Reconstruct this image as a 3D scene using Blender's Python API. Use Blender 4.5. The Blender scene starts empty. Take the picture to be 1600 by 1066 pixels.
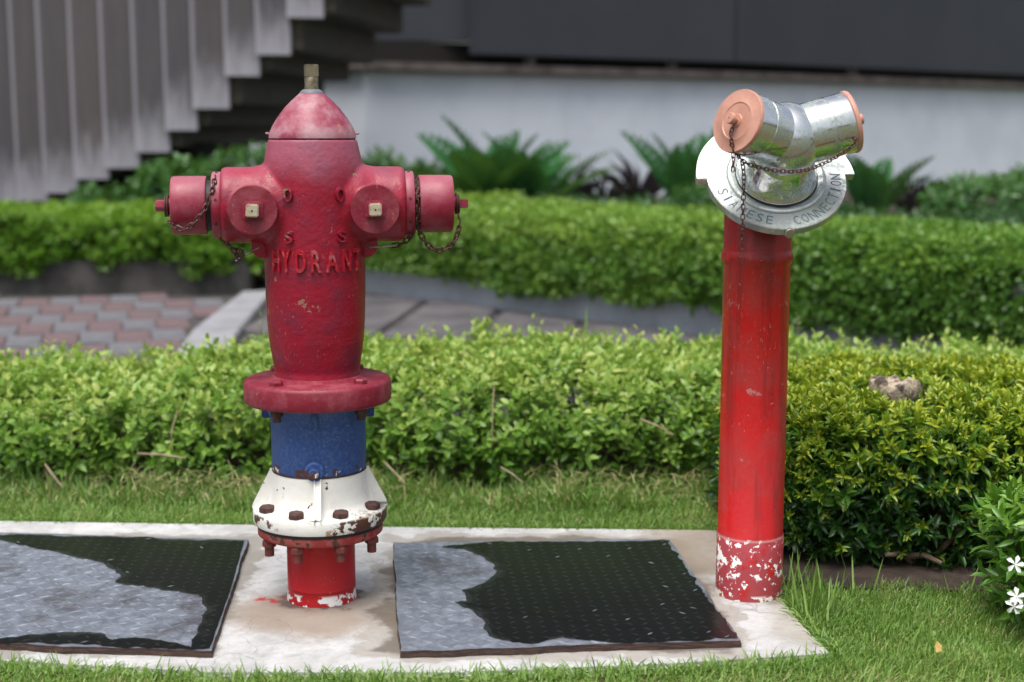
import bpy, bmesh, math, random
import numpy as np
from mathutils import Vector, Matrix, noise
R = math.radians
random.seed(7); rng = np.random.default_rng(7)
scn = bpy.context.scene; col = scn.collection

# ------------------------------------------------------------------ camera, light
PITCH = math.atan(333/2222)
cd = bpy.data.cameras.new('camera'); cam = bpy.data.objects.new('camera', cd); col.objects.link(cam)
cam.location = (0, 0, 1.0); cam.rotation_euler = (math.pi/2 - PITCH, 0, 0)
cd.lens = 50; cd.sensor_width = 36; cd.clip_end = 900; cd.clip_start = .05
cd.dof.use_dof = True; cd.dof.focus_distance = 2.97; cd.dof.aperture_fstop = 2.2
scn.camera = cam
SUN_EL, SUN_AZ = R(70), R(205)            # azimuth of the sun measured like the sky's rotation
w = bpy.data.worlds.new('World'); scn.world = w; w.use_nodes = True
nt = w.node_tree; nt.nodes.clear()
sky = nt.nodes.new('ShaderNodeTexSky'); sky.sky_type = 'NISHITA'; sky.sun_disc = False
sky.sun_elevation = SUN_EL; sky.sun_rotation = SUN_AZ; sky.air_density = 1.0; sky.dust_density = 6.0; sky.ozone_density = 1.5
hsv = nt.nodes.new('ShaderNodeHueSaturation'); hsv.inputs['Saturation'].default_value = .55
bg = nt.nodes.new('ShaderNodeBackground'); bg.inputs['Strength'].default_value = .105
wo = nt.nodes.new('ShaderNodeOutputWorld')
nt.links.new(sky.outputs[0], hsv.inputs['Color']); nt.links.new(hsv.outputs[0], bg.inputs[0]); nt.links.new(bg.outputs[0], wo.inputs[0])
sd = bpy.data.lights.new('sun', 'SUN'); sun = bpy.data.objects.new('sun', sd); col.objects.link(sun)
sd.energy = 1.5; sd.angle = R(40); sd.color = (1, .965, .92)
sdir = Vector((math.sin(SUN_AZ)*math.cos(SUN_EL), math.cos(SUN_AZ)*math.cos(SUN_EL), math.sin(SUN_EL)))
sun.rotation_euler = sdir.to_track_quat('Z', 'Y').to_euler()
scn.view_settings.view_transform = 'Standard'; scn.view_settings.look = 'None'
scn.view_settings.exposure = 0.88; scn.view_settings.gamma = 1
scn.view_settings.use_curve_mapping = False
scn.render.engine = 'CYCLES'
scn.cycles.use_denoising = True
scn.cycles.max_bounces = 7; scn.cycles.transparent_max_bounces = 8
scn.cycles.sample_clamp_indirect = 6

# ------------------------------------------------------------------ helpers
_c, _s = math.cos(PITCH), math.sin(PITCH)
def _ray(px, py):
    u = (px-800)/2222; v = -(py-533)/2222
    return u, _c+v*_s, v*_c-_s
def ground(px, py, z=0.):
    x, y, k = _ray(px, py); t = (z-1)/k; return Vector((x*t, y*t, z))
def at(px, py, Y):
    x, y, k = _ray(px, py); t = Y/y; return Vector((x*t, Y, 1+k*t))

def tag(o, label=None, cat=None, group=None, kind=None):
    if label: o['label'] = label
    if cat: o['category'] = cat
    if group: o['group'] = group
    if kind: o['kind'] = kind
    return o
def empty(name, loc=(0, 0, 0), parent=None):
    o = bpy.data.objects.new(name, None); col.objects.link(o); o.location = loc
    o.empty_display_size = .1
    if parent: o.parent = parent
    return o
def link(name, me, parent=None, loc=(0, 0, 0)):
    o = bpy.data.objects.new(name, me); col.objects.link(o); o.location = loc
    if parent: o.parent = parent
    return o

class MB:
    def __init__(s): s.v = []; s.f = []
    def add(s, vs, fs, M=None):
        b = len(s.v)
        if M is not None: vs = [M @ Vector(p) for p in vs]
        s.v += [tuple(p) for p in vs]; s.f += [tuple(i+b for i in f) for f in fs]
        return s
    def box(s, a, b, M=None):
        x0, y0, z0 = a; x1, y1, z1 = b
        return s.add([(x0,y0,z0),(x1,y0,z0),(x1,y1,z0),(x0,y1,z0),(x0,y0,z1),(x1,y0,z1),(x1,y1,z1),(x0,y1,z1)],
                     [(0,3,2,1),(4,5,6,7),(0,1,5,4),(1,2,6,5),(2,3,7,6),(3,0,4,7)], M)
    def lathe(s, prof, seg=64, M=None, ang0=0., cap=True):
        vs = []; fs = []; n = len(prof)
        for r, z in prof:
            r = max(r, 1e-5)
            for k in range(seg):
                a = ang0+2*math.pi*k/seg; vs.append((r*math.cos(a), r*math.sin(a), z))
        for i in range(n-1):
            for k in range(seg):
                k2 = (k+1) % seg
                fs.append((i*seg+k, i*seg+k2, (i+1)*seg+k2, (i+1)*seg+k))
        if cap:
            fs.append(tuple(range(seg))[::-1]); fs.append(tuple((n-1)*seg+k for k in range(seg)))
        return s.add(vs, fs, M)
    def tube(s, pts, rad, seg=8, M=None, closed=False):
        pts = [Vector(p) for p in pts]; n = len(pts); vs = []; fs = []
        if not hasattr(rad, '__len__'): rad = [rad]*n
        up = Vector((0, 0, 1)); prev = None
        for i, p in enumerate(pts):
            if closed: t = pts[(i+1) % n]-pts[i-1]
            else: t = pts[min(i+1, n-1)]-pts[max(i-1, 0)]
            t.normalize()
            if prev is None:
                a = t.cross(up)
                if a.length < .1: a = t.cross(Vector((1, 0, 0)))
            else: a = prev - t*prev.dot(t)
            a.normalize(); prev = a; b = t.cross(a)
            for k in range(seg):
                q = 2*math.pi*k/seg
                vs.append(p + (a*math.cos(q)+b*math.sin(q))*rad[i])
        for i in range(n if closed else n-1):
            j = (i+1) % n
            for k in range(seg):
                k2 = (k+1) % seg; fs.append((i*seg+k, i*seg+k2, j*seg+k2, j*seg+k))
        if not closed:
            fs.append(tuple(range(seg))[::-1]); fs.append(tuple((n-1)*seg+k for k in range(seg)))
        return s.add(vs, fs, M)
    def mesh(s, name, mat=None, smooth=40, bevel=0):
        me = bpy.data.meshes.new(name); me.from_pydata(s.v, [], s.f)
        bm = bmesh.new(); bm.from_mesh(me)
        if bevel:
            es = [e for e in bm.edges if e.is_manifold and e.calc_face_angle(0) > R(30)]
            bmesh.ops.bevel(bm, geom=es, offset=bevel, segments=2, affect='EDGES', clamp_overlap=True)
        bmesh.ops.recalc_face_normals(bm, faces=bm.faces)
        bm.to_mesh(me); bm.free()
        if smooth:
            me.shade_smooth(); me.set_sharp_from_angle(angle=R(smooth))
        if mat: me.materials.append(mat)
        return me
    def build(s, name, mat=None, parent=None, smooth=40, bevel=0, loc=(0, 0, 0)):
        return link(name, s.mesh(name, mat, smooth, bevel), parent, loc)

def aim(p, d):
    return Matrix.Translation(Vector(p)) @ Vector(d).normalized().to_track_quat('Z', 'Y').to_matrix().to_4x4()
def remeshed(name, mb, voxel, iters, mat, parent):
    me = mb.mesh(name+'_raw', mat, 0)
    o = link(name, me, parent)
    m = o.modifiers.new('r', 'REMESH'); m.mode = 'VOXEL'; m.voxel_size = voxel
    m = o.modifiers.new('s', 'SMOOTH'); m.factor = .5; m.iterations = iters
    dg = bpy.context.evaluated_depsgraph_get()
    me2 = bpy.data.meshes.new_from_object(o.evaluated_get(dg)); o.modifiers.clear(); o.data = me2
    me2.shade_smooth(); me2.name = name
    if not me2.materials: me2.materials.append(mat)
    bpy.data.meshes.remove(me)
    return o
def char_geo(ch, size, ext, sx=1., bev=0.):
    cu = bpy.data.curves.new('t', 'FONT'); cu.body = ch; cu.size = size; cu.extrude = ext; cu.resolution_u = 4
    cu.align_x = 'CENTER'; cu.offset = bev
    o = bpy.data.objects.new('t', cu); col.objects.link(o)
    dg = bpy.context.evaluated_depsgraph_get()
    me = o.evaluated_get(dg).to_mesh()
    vs = [(v.co.x*sx, v.co.y, v.co.z) for v in me.vertices]; fs = [tuple(p.vertices) for p in me.polygons]
    o.evaluated_get(dg).to_mesh_clear(); bpy.data.objects.remove(o); bpy.data.curves.remove(cu)
    return vs, fs

# ------------------------------------------------------------------ materials
class NT:
    def __init__(s, name):
        s.m = bpy.data.materials.new(name); s.m.use_nodes = True; s.t = s.m.node_tree; s.t.nodes.clear()
        s.out = s.n('ShaderNodeOutputMaterial'); s.co = s.n('ShaderNodeTexCoord').outputs['Object']
    def n(s, t, **k):
        o = s.t.nodes.new(t)
        for a, v in k.items(): setattr(o, a, v)
        return o
    def l(s, a, b): s.t.links.new(a, b)
    def set(s, node, name, v):
        i = node.inputs[name]
        if hasattr(v, 'links') or isinstance(v, bpy.types.NodeSocket): s.l(v, i)
        else: i.default_value = v
    def noise(s, scale, detail=5, rough=.6, co=None, stretch=None, dist=0):
        n = s.n('ShaderNodeTexNoise'); n.inputs['Scale'].default_value = scale; n.inputs['Detail'].default_value = detail
        n.inputs['Roughness'].default_value = rough; n.inputs['Distortion'].default_value = dist
        c = co or s.co
        if stretch:
            mp = s.n('ShaderNodeMapping'); mp.inputs['Scale'].default_value = stretch; s.l(c, mp.inputs[0]); c = mp.outputs[0]
        s.l(c, n.inputs['Vector']); return n.outputs['Fac']
    def ramp(s, f, a, b, lo=0., hi=1.):
        n = s.n('ShaderNodeMapRange'); n.clamp = True; n.interpolation_type = 'SMOOTHSTEP' if a < b else 'LINEAR'
        if a >= b: n.interpolation_type = 'LINEAR'
        for k, v in zip(('From Min', 'From Max', 'To Min', 'To Max'), (a, b, lo, hi)): n.inputs[k].default_value = v
        s.l(f, n.inputs[0]); return n.outputs[0]
    def math(s, op, a, b=0.):
        n = s.n('ShaderNodeMath', operation=op)
        for i, v in ((0, a), (1, b)):
            if isinstance(v, (int, float)): n.inputs[i].default_value = v
            else: s.l(v, n.inputs[i])
        return n.outputs[0]
    def mix(s, f, a, b):
        n = s.n('ShaderNodeMix', data_type='RGBA')
        for i, v in ((0, f), (6, a), (7, b)):
            if isinstance(v, (int, float)): n.inputs[i].default_value = v
            elif isinstance(v, (tuple, list)): n.inputs[i].default_value = (*v[:3], 1)
            else: s.l(v, n.inputs[i])
        return n.outputs[2]
    def xyz(s, co=None):
        n = s.n('ShaderNodeSeparateXYZ'); s.l(co or s.co, n.inputs[0]); return n.outputs
    def bump(s, h, strength=.3, dist=.002, nrm=None):
        n = s.n('ShaderNodeBump'); n.inputs['Strength'].default_value = strength; n.inputs['Distance'].default_value = dist
        s.l(h, n.inputs['Height'])
        if nrm: s.l(nrm, n.inputs['Normal'])
        return n.outputs[0]
    def princ(s, **k):
        p = s.n('ShaderNodeBsdfPrincipled')
        for a, v in k.items():
            a = a.replace('_', ' ')
            if isinstance(v, (tuple, list)): v = (*v[:3], 1)
            s.set(p, a, v)
        s.l(p.outputs[0], s.out.inputs[0]); return p

def paint(name, c, faded, rough=.42, fade=(.5, .75), fs=14, scr=.6, bump=.25, chips=(), dark=(.06, .012, .012), bsc=90, scratch_col=(.62, .5, .5), chalk_sheen=None, streak=0):
    """weathered paint: base colour, faded patches, hair scratches, grime, and chips = [(colour, scale, lo, hi, z0, z1)]"""
    t = NT(name)
    f1 = t.noise(fs, 6, .65)
    cc = t.mix(t.ramp(f1, *fade), c, faded)
    g = t.noise(fs*2.3, 5, .7, stretch=(1, 1, .45))
    cc = t.mix(t.ramp(g, .56, .8, 0, .5), cc, dark)
    if chalk_sheen:   # chalky fading plus sky sheen, painted paler into the upper casting
        bc, z0, z1, amt = chalk_sheen
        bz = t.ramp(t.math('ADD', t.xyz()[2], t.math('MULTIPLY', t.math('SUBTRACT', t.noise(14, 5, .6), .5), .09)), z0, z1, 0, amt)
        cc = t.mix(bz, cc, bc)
    if streak:
        k = t.math('MULTIPLY', t.ramp(t.noise(26, 5, .7, stretch=(1, 1, .07), dist=.6), .46, .66, 0, streak), t.ramp(t.noise(4, 3), .30, .45))
        cc = t.mix(k, cc, dark)
        k = t.math('MULTIPLY', t.ramp(t.noise(18, 6, .75, dist=2.5), .60, .74, 0, streak*.7), t.ramp(t.noise(6, 2, co=None), .4, .6))
        cc = t.mix(k, cc, scratch_col)
    s1 = t.noise(70, 4, .6, stretch=(1, 1, .35), dist=4)
    s2 = t.noise(9, 2)
    sm = t.math('MULTIPLY', t.ramp(s1, .63, .71), t.ramp(s2, .5, .62, 0, scr*.7))
    cc = t.mix(sm, cc, scratch_col)
    sp = t.ramp(t.noise(260, 2), .71, .76, 0, .5); cc = t.mix(sp, cc, scratch_col)
    z = t.xyz()[2]; h = t.noise(bsc, 4, .6); rg = rough; tot = None
    for (cl, sc, lo, hi, z0, z1, *b) in chips:
        zz = t.math('MULTIPLY', t.ramp(z, z0-.004, z0+.002), t.ramp(z, z1-.003, z1+.003, 1, 0))
        nn = t.noise(sc, 6, .6)
        if b:   # bias along x
            nn = t.math('ADD', nn, t.math('MULTIPLY', t.xyz()[0], b[0]))
        k = t.math('MULTIPLY', t.ramp(nn, lo, hi), zz)
        cc = t.mix(k, cc, cl); tot = k if tot is None else t.math('MAXIMUM', tot, k)
    low = t.noise(22, 3)
    hh = t.math('ADD', t.math('MULTIPLY', h, .5), low)
    if tot is not None: hh = t.math('SUBTRACT', hh, t.math('MULTIPLY', tot, .5))
    rr = t.ramp(f1, .3, .7, rough-.08, rough+.12)
    t.princ(Base_Color=cc, Roughness=rr, Normal=t.bump(hh, bump, .003), Specular_IOR_Level=.42)
    return t.m

RUST = (.09, .035, .022); RUSTL = (.28, .12, .05)
M = {}
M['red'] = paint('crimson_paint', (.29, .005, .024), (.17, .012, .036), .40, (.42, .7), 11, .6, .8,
                 chalk_sheen=((.34, .12, .18), .86, .965, .6), chips=[((.30, .13, .09), 24, .66, .69, .62, .98)], dark=(.10, .006, .014))
M['red_cap'] = paint('faded_crimson_paint', (.26, .03, .065), (.40, .22, .25), .46, (.36, .62), 13, .7, .3,
                     chips=[((.40, .16, .09), 30, .62, .68, .98, 1.1)], dark=(.22, .03, .05))
M['red_arm'] = paint('dusty_crimson_paint', (.25, .012, .036), (.28, .055, .085), .42, (.42, .72), 16, .5, .3, chalk_sheen=((.40, .17, .21), .84, .925, .6), dark=(.09, .012, .02))
M['letter'] = paint('bright_red_letter_paint', (.36, .007, .020), (.42, .12, .14), .32, (.5, .68), 60, .8, .3, dark=(.3, .01, .02))
M['flange'] = paint('dull_maroon_paint', (.20, .012, .028), (.26, .045, .065), .48, (.42, .66), 24, .8, .5, dark=(.07, .01, .015))
M['blue'] = paint('blue_paint', (.028, .07, .24), (.07, .13, .30), .5, (.4, .75), 130, .9, .5,
                  chips=[(RUST, 20, .52, .56, .286, .303), ((.75, .72, .68), 38, .60, .63, .286, .300)], dark=(.02, .03, .06), scratch_col=(.35, .42, .6))
M['white'] = paint('chipped_white_paint', (.80, .79, .74), (.74, .73, .68), .5, (.4, .7), 14, .3, .5,
                   chips=[((.42, .24, .12), 34, .56, .66, .15, .205), (RUST, 13, .50, .52, .15, .2005, .8), (RUST, 55, .66, .68, .2, .30), ((.15, .14, .13), 18, .50, .62, .2045, .2085, 1.2)], dark=(.40, .37, .32), scratch_col=(.5, .45, .4))
M['lowflange'] = paint('chalky_red_paint', (.30, .025, .025), (.34, .09, .07), .6, (.4, .6), 30, .5, .6, chips=[(RUST, 30, .55, .62, .1, .17)], dark=(.05, .02, .02))
M['lowpipe'] = paint('glossy_red_paint', (.42, .007, .012), (.33, .02, .03), .36, (.5, .8), 12, .5, .3,
                     chips=[((.8, .8, .78), 34, .51, .53, -.02, .022)], dark=(.16, .006, .01))
M['pipe'] = paint('standpipe_red_paint', (.47, .009, .009), (.36, .030, .028), .33, (.42, .66), 7, 1.2, .35,
                  chips=[((.42, .16, .15), 34, .66, .70, .3, .7), ((.34, .05, .06), 26, .30, .5, -.02, .136), ((.8, .8, .78), 30, .575, .59, .05, .130), ((.8, .8, .78), 70, .60, .62, -.02, .136), ((.55, .25, .25), 5, -.2, -.1, .1325, .1345), ((.8, .78, .72), 34, .52, .54, -.02, .012), ((.08, .08, .08), 50, .70, .71, .03, .12)], dark=(.085, .012, .010), streak=.5, scratch_col=(.55, .32, .30))
def simple(name, c, rough=.5, metal=0., c2=None, sc=20, bump=.2, lo=.4, hi=.65, bsc=60, dist=.002, stretch=None, rough2=None):
    t = NT(name)
    f = t.noise(sc, 6, .65, stretch=stretch)
    cc = t.mix(t.ramp(f, lo, hi), c, c2 or c)
    rr = rough if rough2 is None else t.ramp(f, lo, hi, rough, rough2)
    t.princ(Base_Color=cc, Roughness=rr, Metallic=metal, Normal=t.bump(t.noise(bsc, 4, .6, stretch=stretch), bump, dist)); return t.m
M['brass'] = simple('worn_brass', (.42, .36, .25), .25, .9, (.20, .16, .11), 60, rough2=.55)
M['nutbrass'] = simple('pale_brass', (.62, .55, .40), .42, .5, (.32, .2, .11), 70, lo=.5, hi=.7)
M['greycap'] = simple('grey_rubber', (.13, .14, .17), .55)
M['rust'] = simple('rusty_bolt', (.060, .028, .026), .7, .2, (.115, .05, .036), 90, .6)
M['rustred'] = simple('red_rusty_nut', (.17, .03, .025), .62, .1, (.09, .03, .02), 70, .6)
M['chain'] = simple('rusty_chain_steel', (.085, .045, .040), .5, .5, (.13, .045, .04), 90, .4)
M['chaingrey'] = simple('bare_steel_hook', (.35, .36, .36), .4, .8, (.2, .17, .15), 60)
M['black'] = simple('black_gasket', (.012, .012, .014), .6)
def chrome(name, c, cor, r0, r1, lo, hi):
    t = NT(name)
    f = t.noise(24, 8, .7); g = t.noise(150, 4, .7)
    k = t.math('MULTIPLY', t.ramp(f, lo, hi), t.ramp(g, .35, .6, .35, 1))
    t.princ(Base_Color=t.mix(k, c, cor), Metallic=t.ramp(k, 0, 1, 1, .45), Roughness=t.ramp(k, 0, 1, r0, r1),
            Normal=t.bump(g, .06, .001)); return t.m
M['chrome'] = chrome('pitted_chrome', (.84, .85, .85), (.27, .34, .30), .10, .40, .38, .66)
M['plate'] = chrome('dull_chrome_plate', (.60, .62, .62), (.33, .38, .36), .36, .55, .38, .62)
M['copper'] = simple('salmon_pink_paint', (.56, .29, .215), .45, .1, (.47, .23, .17), 18, .12)
M['engrave'] = simple('blue_grey_engraving', (.10, .16, .20), .6, 0, (.16, .2, .2))
M['screw'] = simple('nickel_screw', (.42, .38, .33), .4, .8)

def wood(name, c, c2, light):
    t = NT(name)
    f = t.noise(9, 7, .7, stretch=(6, 6, .25)); g = t.noise(1.2, 3, co=None)
    oi = t.n('ShaderNodeObjectInfo').outputs['Random']
    cc = t.mix(t.ramp(f, .3, .7), c, c2)
    cc = t.mix(t.ramp(oi, 0, 1, 0, .45), cc, (c2[0]*1.2, c2[1]*1.02, c2[2]*.95))
    # bleached board ends
    uv = t.n('ShaderNodeTexCoord').outputs['UV']; v = t.xyz(uv)
    e = t.math('ADD', v[1], t.math('MULTIPLY', t.noise(8, 4, .6, stretch=(5, 5, .5)), .5))
    cc = t.mix(t.ramp(e, .22, .62, .85, 0), cc, light)
    cc = t.mix(t.ramp(v[0], .0, .16, .7, 0), cc, light)  # left edge catching the light, painted pale into the board colour
    t.princ(Base_Color=cc, Roughness=.75, Normal=t.bump(f, .4, .004)); return t.m
M['board'] = wood('weathered_grey_timber', (.056, .054, .063), (.088, .082, .088), (.36, .35, .40))
M['stair'] = simple('dark_stair_timber', (.075, .062, .045), .8, 0, (.045, .038, .03), 6, .3, stretch=(1, 1, 6))
M['wall'] = simple('white_render', (.68, .73, .80), .8, 0, (.60, .65, .72), 1.4, .1)
M['panel'] = simple('slate_grey_cladding', (.032, .036, .047), .6, 0, (.037, .041, .053), 1.3, .05)
M['ledge'] = simple('stained_ledge', (.15, .13, .12), .75, 0, (.07, .055, .05), 5, .3)
M['darkvoid'] = simple('dark_recess', (.012, .011, .01), .9)
M['planterwall'] = simple('grey_painted_wall', (.48, .52, .58), .7, 0, (.38, .41, .46), 3, .15)
M['darkcurb'] = simple('mossy_dark_stone', (.045, .043, .040), .85, 0, (.085, .08, .075), 7, .5)
M['soil'] = simple('dark_soil', (.030, .020, .015), .95, 0, (.055, .036, .026), 18, 1., bsc=40, dist=.01)
M['lawn_soil'] = simple('turf_soil', (.07, .07, .025), .95, 0, (.09, .06, .03), 14, 1., bsc=60, dist=.008)
M['ground'] = simple('ground_green', (.06, .09, .03), .95, 0, (.08, .07, .04), 2)
M['pavred'] = simple('red_paver', (.14, .09, .095), .8, 0, (.09, .07, .075), 7, .3)
M['pavgrey'] = simple('grey_paver', (.135, .135, .15), .8, 0, (.085, .088, .10), 7, .3)
M['pavdark'] = simple('sand_joint', (.05, .045, .045), .9)
M['slabdark'] = simple('grey_stone_slab', (.12, .11, .118), .55, 0, (.065, .062, .072), 3, .3)
M['kerb'] = simple('pale_concrete_kerb', (.26, .265, .285), .8, 0, (.20, .20, .215), 6, .3)
M['stump'] = simple('cut_wood', (.40, .33, .24), .85, 0, (.07, .05, .04), 34, .8, lo=.45, hi=.6, dist=.01)
M['bark'] = simple('brown_bark', (.09, .06, .04), .85, 0, (.15, .12, .08), 30, .6)
M['twig'] = simple('dry_twig', (.32, .26, .17), .8, 0, (.20, .14, .09), 40, .3)
M['petal'] = simple('white_petal', (.85, .85, .87), .5)
M['dryleaf'] = simple('yellow_dry_leaf', (.55, .38, .12), .6, 0, (.4, .25, .08), 60)

# concrete pad: stains around the hydrant foot and round the covers
HYD = (-.41, 2.954); SPX = (.5155, 2.984)
def concrete():
    t = NT('stained_pale_concrete')
    x, y, z = t.xyz()
    base = t.mix(t.ramp(t.noise(7, 9, .75, dist=.6), .38, .64), (.50, .505, .505), (.36, .36, .355)); base = t.mix(t.ramp(t.noise(22, 8, .75), .48, .70, 0, .55), base, (.29, .28, .265))
    base = t.mix(t.ramp(t.noise(60, 5, .7), .5, .75, 0, .5), base, (.24, .23, .21))
    wob = t.math('MULTIPLY', t.math('SUBTRACT', t.noise(9, 5, .6), .5), .20)
    def rad(cx, cy, sx=1., sy=1.):
        dx = t.math('MULTIPLY', t.math('SUBTRACT', x, cx), sx); dy = t.math('MULTIPLY', t.math('SUBTRACT', y, cy), sy)
        d = t.math('SQRT', t.math('ADD', t.math('MULTIPLY', dx, dx), t.math('MULTIPLY', dy, dy)))
        return t.math('ADD', d, wob)
    def boxd(x0, x1, y0, y1):
        dx = t.math('SUBTRACT', t.math('ABSOLUTE', t.math('SUBTRACT', x, (x0+x1)/2)), (x1-x0)/2)
        dy = t.math('SUBTRACT', t.math('ABSOLUTE', t.math('SUBTRACT', y, (y0+y1)/2)), (y1-y0)/2)
        return t.math('ADD', t.math('MAXIMUM', dx, dy), wob)
    st = t.ramp(rad(HYD[0]+.0, HYD[1]-.10, .8, 1), .09, .20, 1, 0)
    c = t.mix(t.math('MULTIPLY', st, .8), base, (.25, .19, .14))
    foot = t.ramp(rad(HYD[0], HYD[1]), .075, .10, 1, 0); c = t.mix(t.math('MULTIPLY', foot, .8), c, (.07, .05, .04)); foot = t.ramp(rad(SPX[0], SPX[1]), .07, .095, 1, 0); c = t.mix(t.math('MULTIPLY', foot, .7), c, (.10, .075, .055))  # dirt at both pipe feet, with contact shade painted in as dark rings
    d1 = t.ramp(boxd(-.27, .42, 2.63, 3.39), .035, .05, 1, 0); d2 = t.ramp(boxd(-1.35, -.61, 2.63, 3.40), .015, .04, 1, 0)
    c = t.mix(t.math('MULTIPLY', d1, .7), c, (.275, .25, .215)); c = t.mix(t.math('MULTIPLY', d2, .75), c, (.20, .18, .15))
    d3 = t.ramp(boxd(-.27, .42, 2.63, 3.39), -.01, .02, 1, 0); c = t.mix(t.math('MULTIPLY', d3, .8), c, (.10, .08, .06))
    e = t.ramp(rad(.50, 3.36, 1, .6), .10, .24, 1, 0); c = t.mix(t.math('MULTIPLY', e, .8), c, (.27, .22, .17))
    e = t.ramp(rad(.62, 2.80, 1.2, .7), .06, .16, 1, 0); c = t.mix(t.math('MULTIPLY', e, .7), c, (.30, .27, .22))
    # red paint drips
    rp = t.math('MULTIPLY', t.ramp(rad(HYD[0]-.10, HYD[1]-.02, 1, 2), .02, .06, 1, 0), t.ramp(t.noise(26, 4), .5, .55))
    c = t.mix(rp, c, (.42, .03, .04))
    rp = t.math('MULTIPLY', t.ramp(t.noise(7, 2), .62, .7), t.ramp(t.noise(70, 3), .68, .70, 0, .8)); c = t.mix(rp, c, (.45, .1, .11))
    # hair cracks
    vo = t.n('ShaderNodeTexVoronoi', feature='DISTANCE_TO_EDGE'); vo.inputs['Scale'].default_value = 9
    nz = t.n('ShaderNodeTexNoise'); nz.inputs['Scale'].default_value = 8; t.l(t.co, nz.inputs[0])
    ad = t.n('ShaderNodeVectorMath', operation='ADD'); t.l(t.co, ad.inputs[0])
    sc_ = t.n('ShaderNodeVectorMath', operation='SCALE'); t.l(nz.outputs['Color'], sc_.inputs[0]); sc_.inputs['Scale'].default_value = .15
    t.l(sc_.outputs[0], ad.inputs[1]); t.l(ad.outputs[0], vo.inputs[0])
    cr = t.math('MULTIPLY', t.ramp(vo.outputs['Distance'], .004, .014, 1, 0), t.ramp(t.noise(3, 2), .5, .6))
    c = t.mix(t.math('MULTIPLY', cr, .4), c, (.16, .15, .14))
    h = t.math('ADD', t.noise(30, 8, .7), t.math('MULTIPLY', cr, -1.))
    t.princ(Base_Color=c, Roughness=t.ramp(t.noise(5, 4), .4, .6, .55, .8), Normal=t.bump(h, .35, .006)); return t.m
M['concrete'] = concrete()
def steel():
    t = NT('damp_tread_steel')
    f = t.noise(7, 7, .7); g = t.noise(40, 5, .7)
    c = t.mix(t.ramp(g, .3, .7), (.20, .22, .27), (.31, .34, .40))
    r = t.math('MULTIPLY', t.ramp(t.noise(4, 7, .75), .52, .64), .55); c = t.mix(r, c, (.05, .032, .026))
    t.princ(Base_Color=c, Metallic=.6, Roughness=t.ramp(g, .3, .7, .36, .52), Normal=t.bump(g, .35, .002)); return t.m
M['steel'] = steel()
M['rustedge'] = simple('flaking_rust_edge', (.035, .022, .02), .8, 0, (.09, .045, .03), 30, 1., stretch=(1, 1, 8))
def water():
    t = NT('dirty_standing_water')
    fr = t.n('ShaderNodeFresnel'); fr.inputs[0].default_value = 1.33
    gl = t.n('ShaderNodeBsdfGlossy'); gl.inputs['Roughness'].default_value = .27; gl.inputs['Color'].default_value = (.8, .8, .8, 1)
    tr = t.n('ShaderNodeBsdfTransparent'); tr.inputs[0].default_value = (.33, .35, .31, 1)
    nm = t.bump(t.noise(25, 2), .02, .002); t.l(nm, gl.inputs['Normal']); t.l(nm, fr.inputs['Normal'])
    mx = t.n('ShaderNodeMixShader'); t.l(fr.outputs[0], mx.inputs[0]); t.l(tr.outputs[0], mx.inputs[1]); t.l(gl.outputs[0], mx.inputs[2])
    t.l(mx.outputs[0], t.out.inputs[0]); return t.m
M['water'] = water()
def damp():
    t = NT('damp_film'); gl = t.n('ShaderNodeBsdfGlossy'); gl.inputs['Roughness'].default_value = .25
    tr = t.n('ShaderNodeBsdfTransparent'); tr.inputs[0].default_value = (.66, .67, .66, 1); mx = t.n('ShaderNodeMixShader'); mx.inputs[0].default_value = .06
    t.l(tr.outputs[0], mx.inputs[1]); t.l(gl.outputs[0], mx.inputs[2]); t.l(mx.outputs[0], t.out.inputs[0]); return t.m
M['damp'] = damp()

def leafmat(name, stops, rough=.38, trans=.28, spec=.5):
    t = NT(name)
    a = t.n('ShaderNodeAttribute', attribute_name='tint').outputs['Fac']
    r = t.n('ShaderNodeValToRGB'); e = r.color_ramp.elements
    while len(e) < len(stops): e.new(.5)
    for k, (p, c) in enumerate(stops): e[k].position = p; e[k].color = (*c, 1)
    t.l(a, r.inputs[0])
    p = t.n('ShaderNodeBsdfPrincipled'); t.l(r.outputs[0], p.inputs['Base Color']); p.inputs['Roughness'].default_value = rough
    p.inputs['Specular IOR Level'].default_value = spec
    tr = t.n('ShaderNodeBsdfTranslucent')
    b = t.mix(.5, r.outputs[0], (.25, .42, .04)); t.l(b, tr.inputs[0])
    mx = t.n('ShaderNodeMixShader'); mx.inputs[0].default_value = trans
    t.l(p.outputs[0], mx.inputs[1]); t.l(tr.outputs[0], mx.inputs[2]); t.l(mx.outputs[0], t.out.inputs[0]); return t.m
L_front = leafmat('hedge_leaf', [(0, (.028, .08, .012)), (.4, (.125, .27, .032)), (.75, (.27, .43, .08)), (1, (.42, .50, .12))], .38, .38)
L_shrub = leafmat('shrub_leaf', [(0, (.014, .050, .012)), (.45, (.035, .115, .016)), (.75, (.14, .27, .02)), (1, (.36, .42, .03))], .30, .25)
L_corner = leafmat('jasmine_leaf', [(0, (.025, .08, .012)), (.5, (.08, .22, .022)), (1, (.22, .40, .05))], .33, .28)
L_left = leafmat('far_hedge_leaf', [(0, (.04, .10, .01)), (.5, (.10, .24, .015)), (1, (.22, .37, .03))], .45, .3)
L_creep = leafmat('creeper_leaf', [(0, (.035, .10, .015)), (.5, (.10, .235, .03)), (1, (.24, .38, .05))], .45, .3)
L_dark = leafmat('dark_bush_leaf', [(0, (.010, .035, .010)), (.6, (.025, .095, .022)), (1, (.06, .17, .035))], .4, .2)
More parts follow.
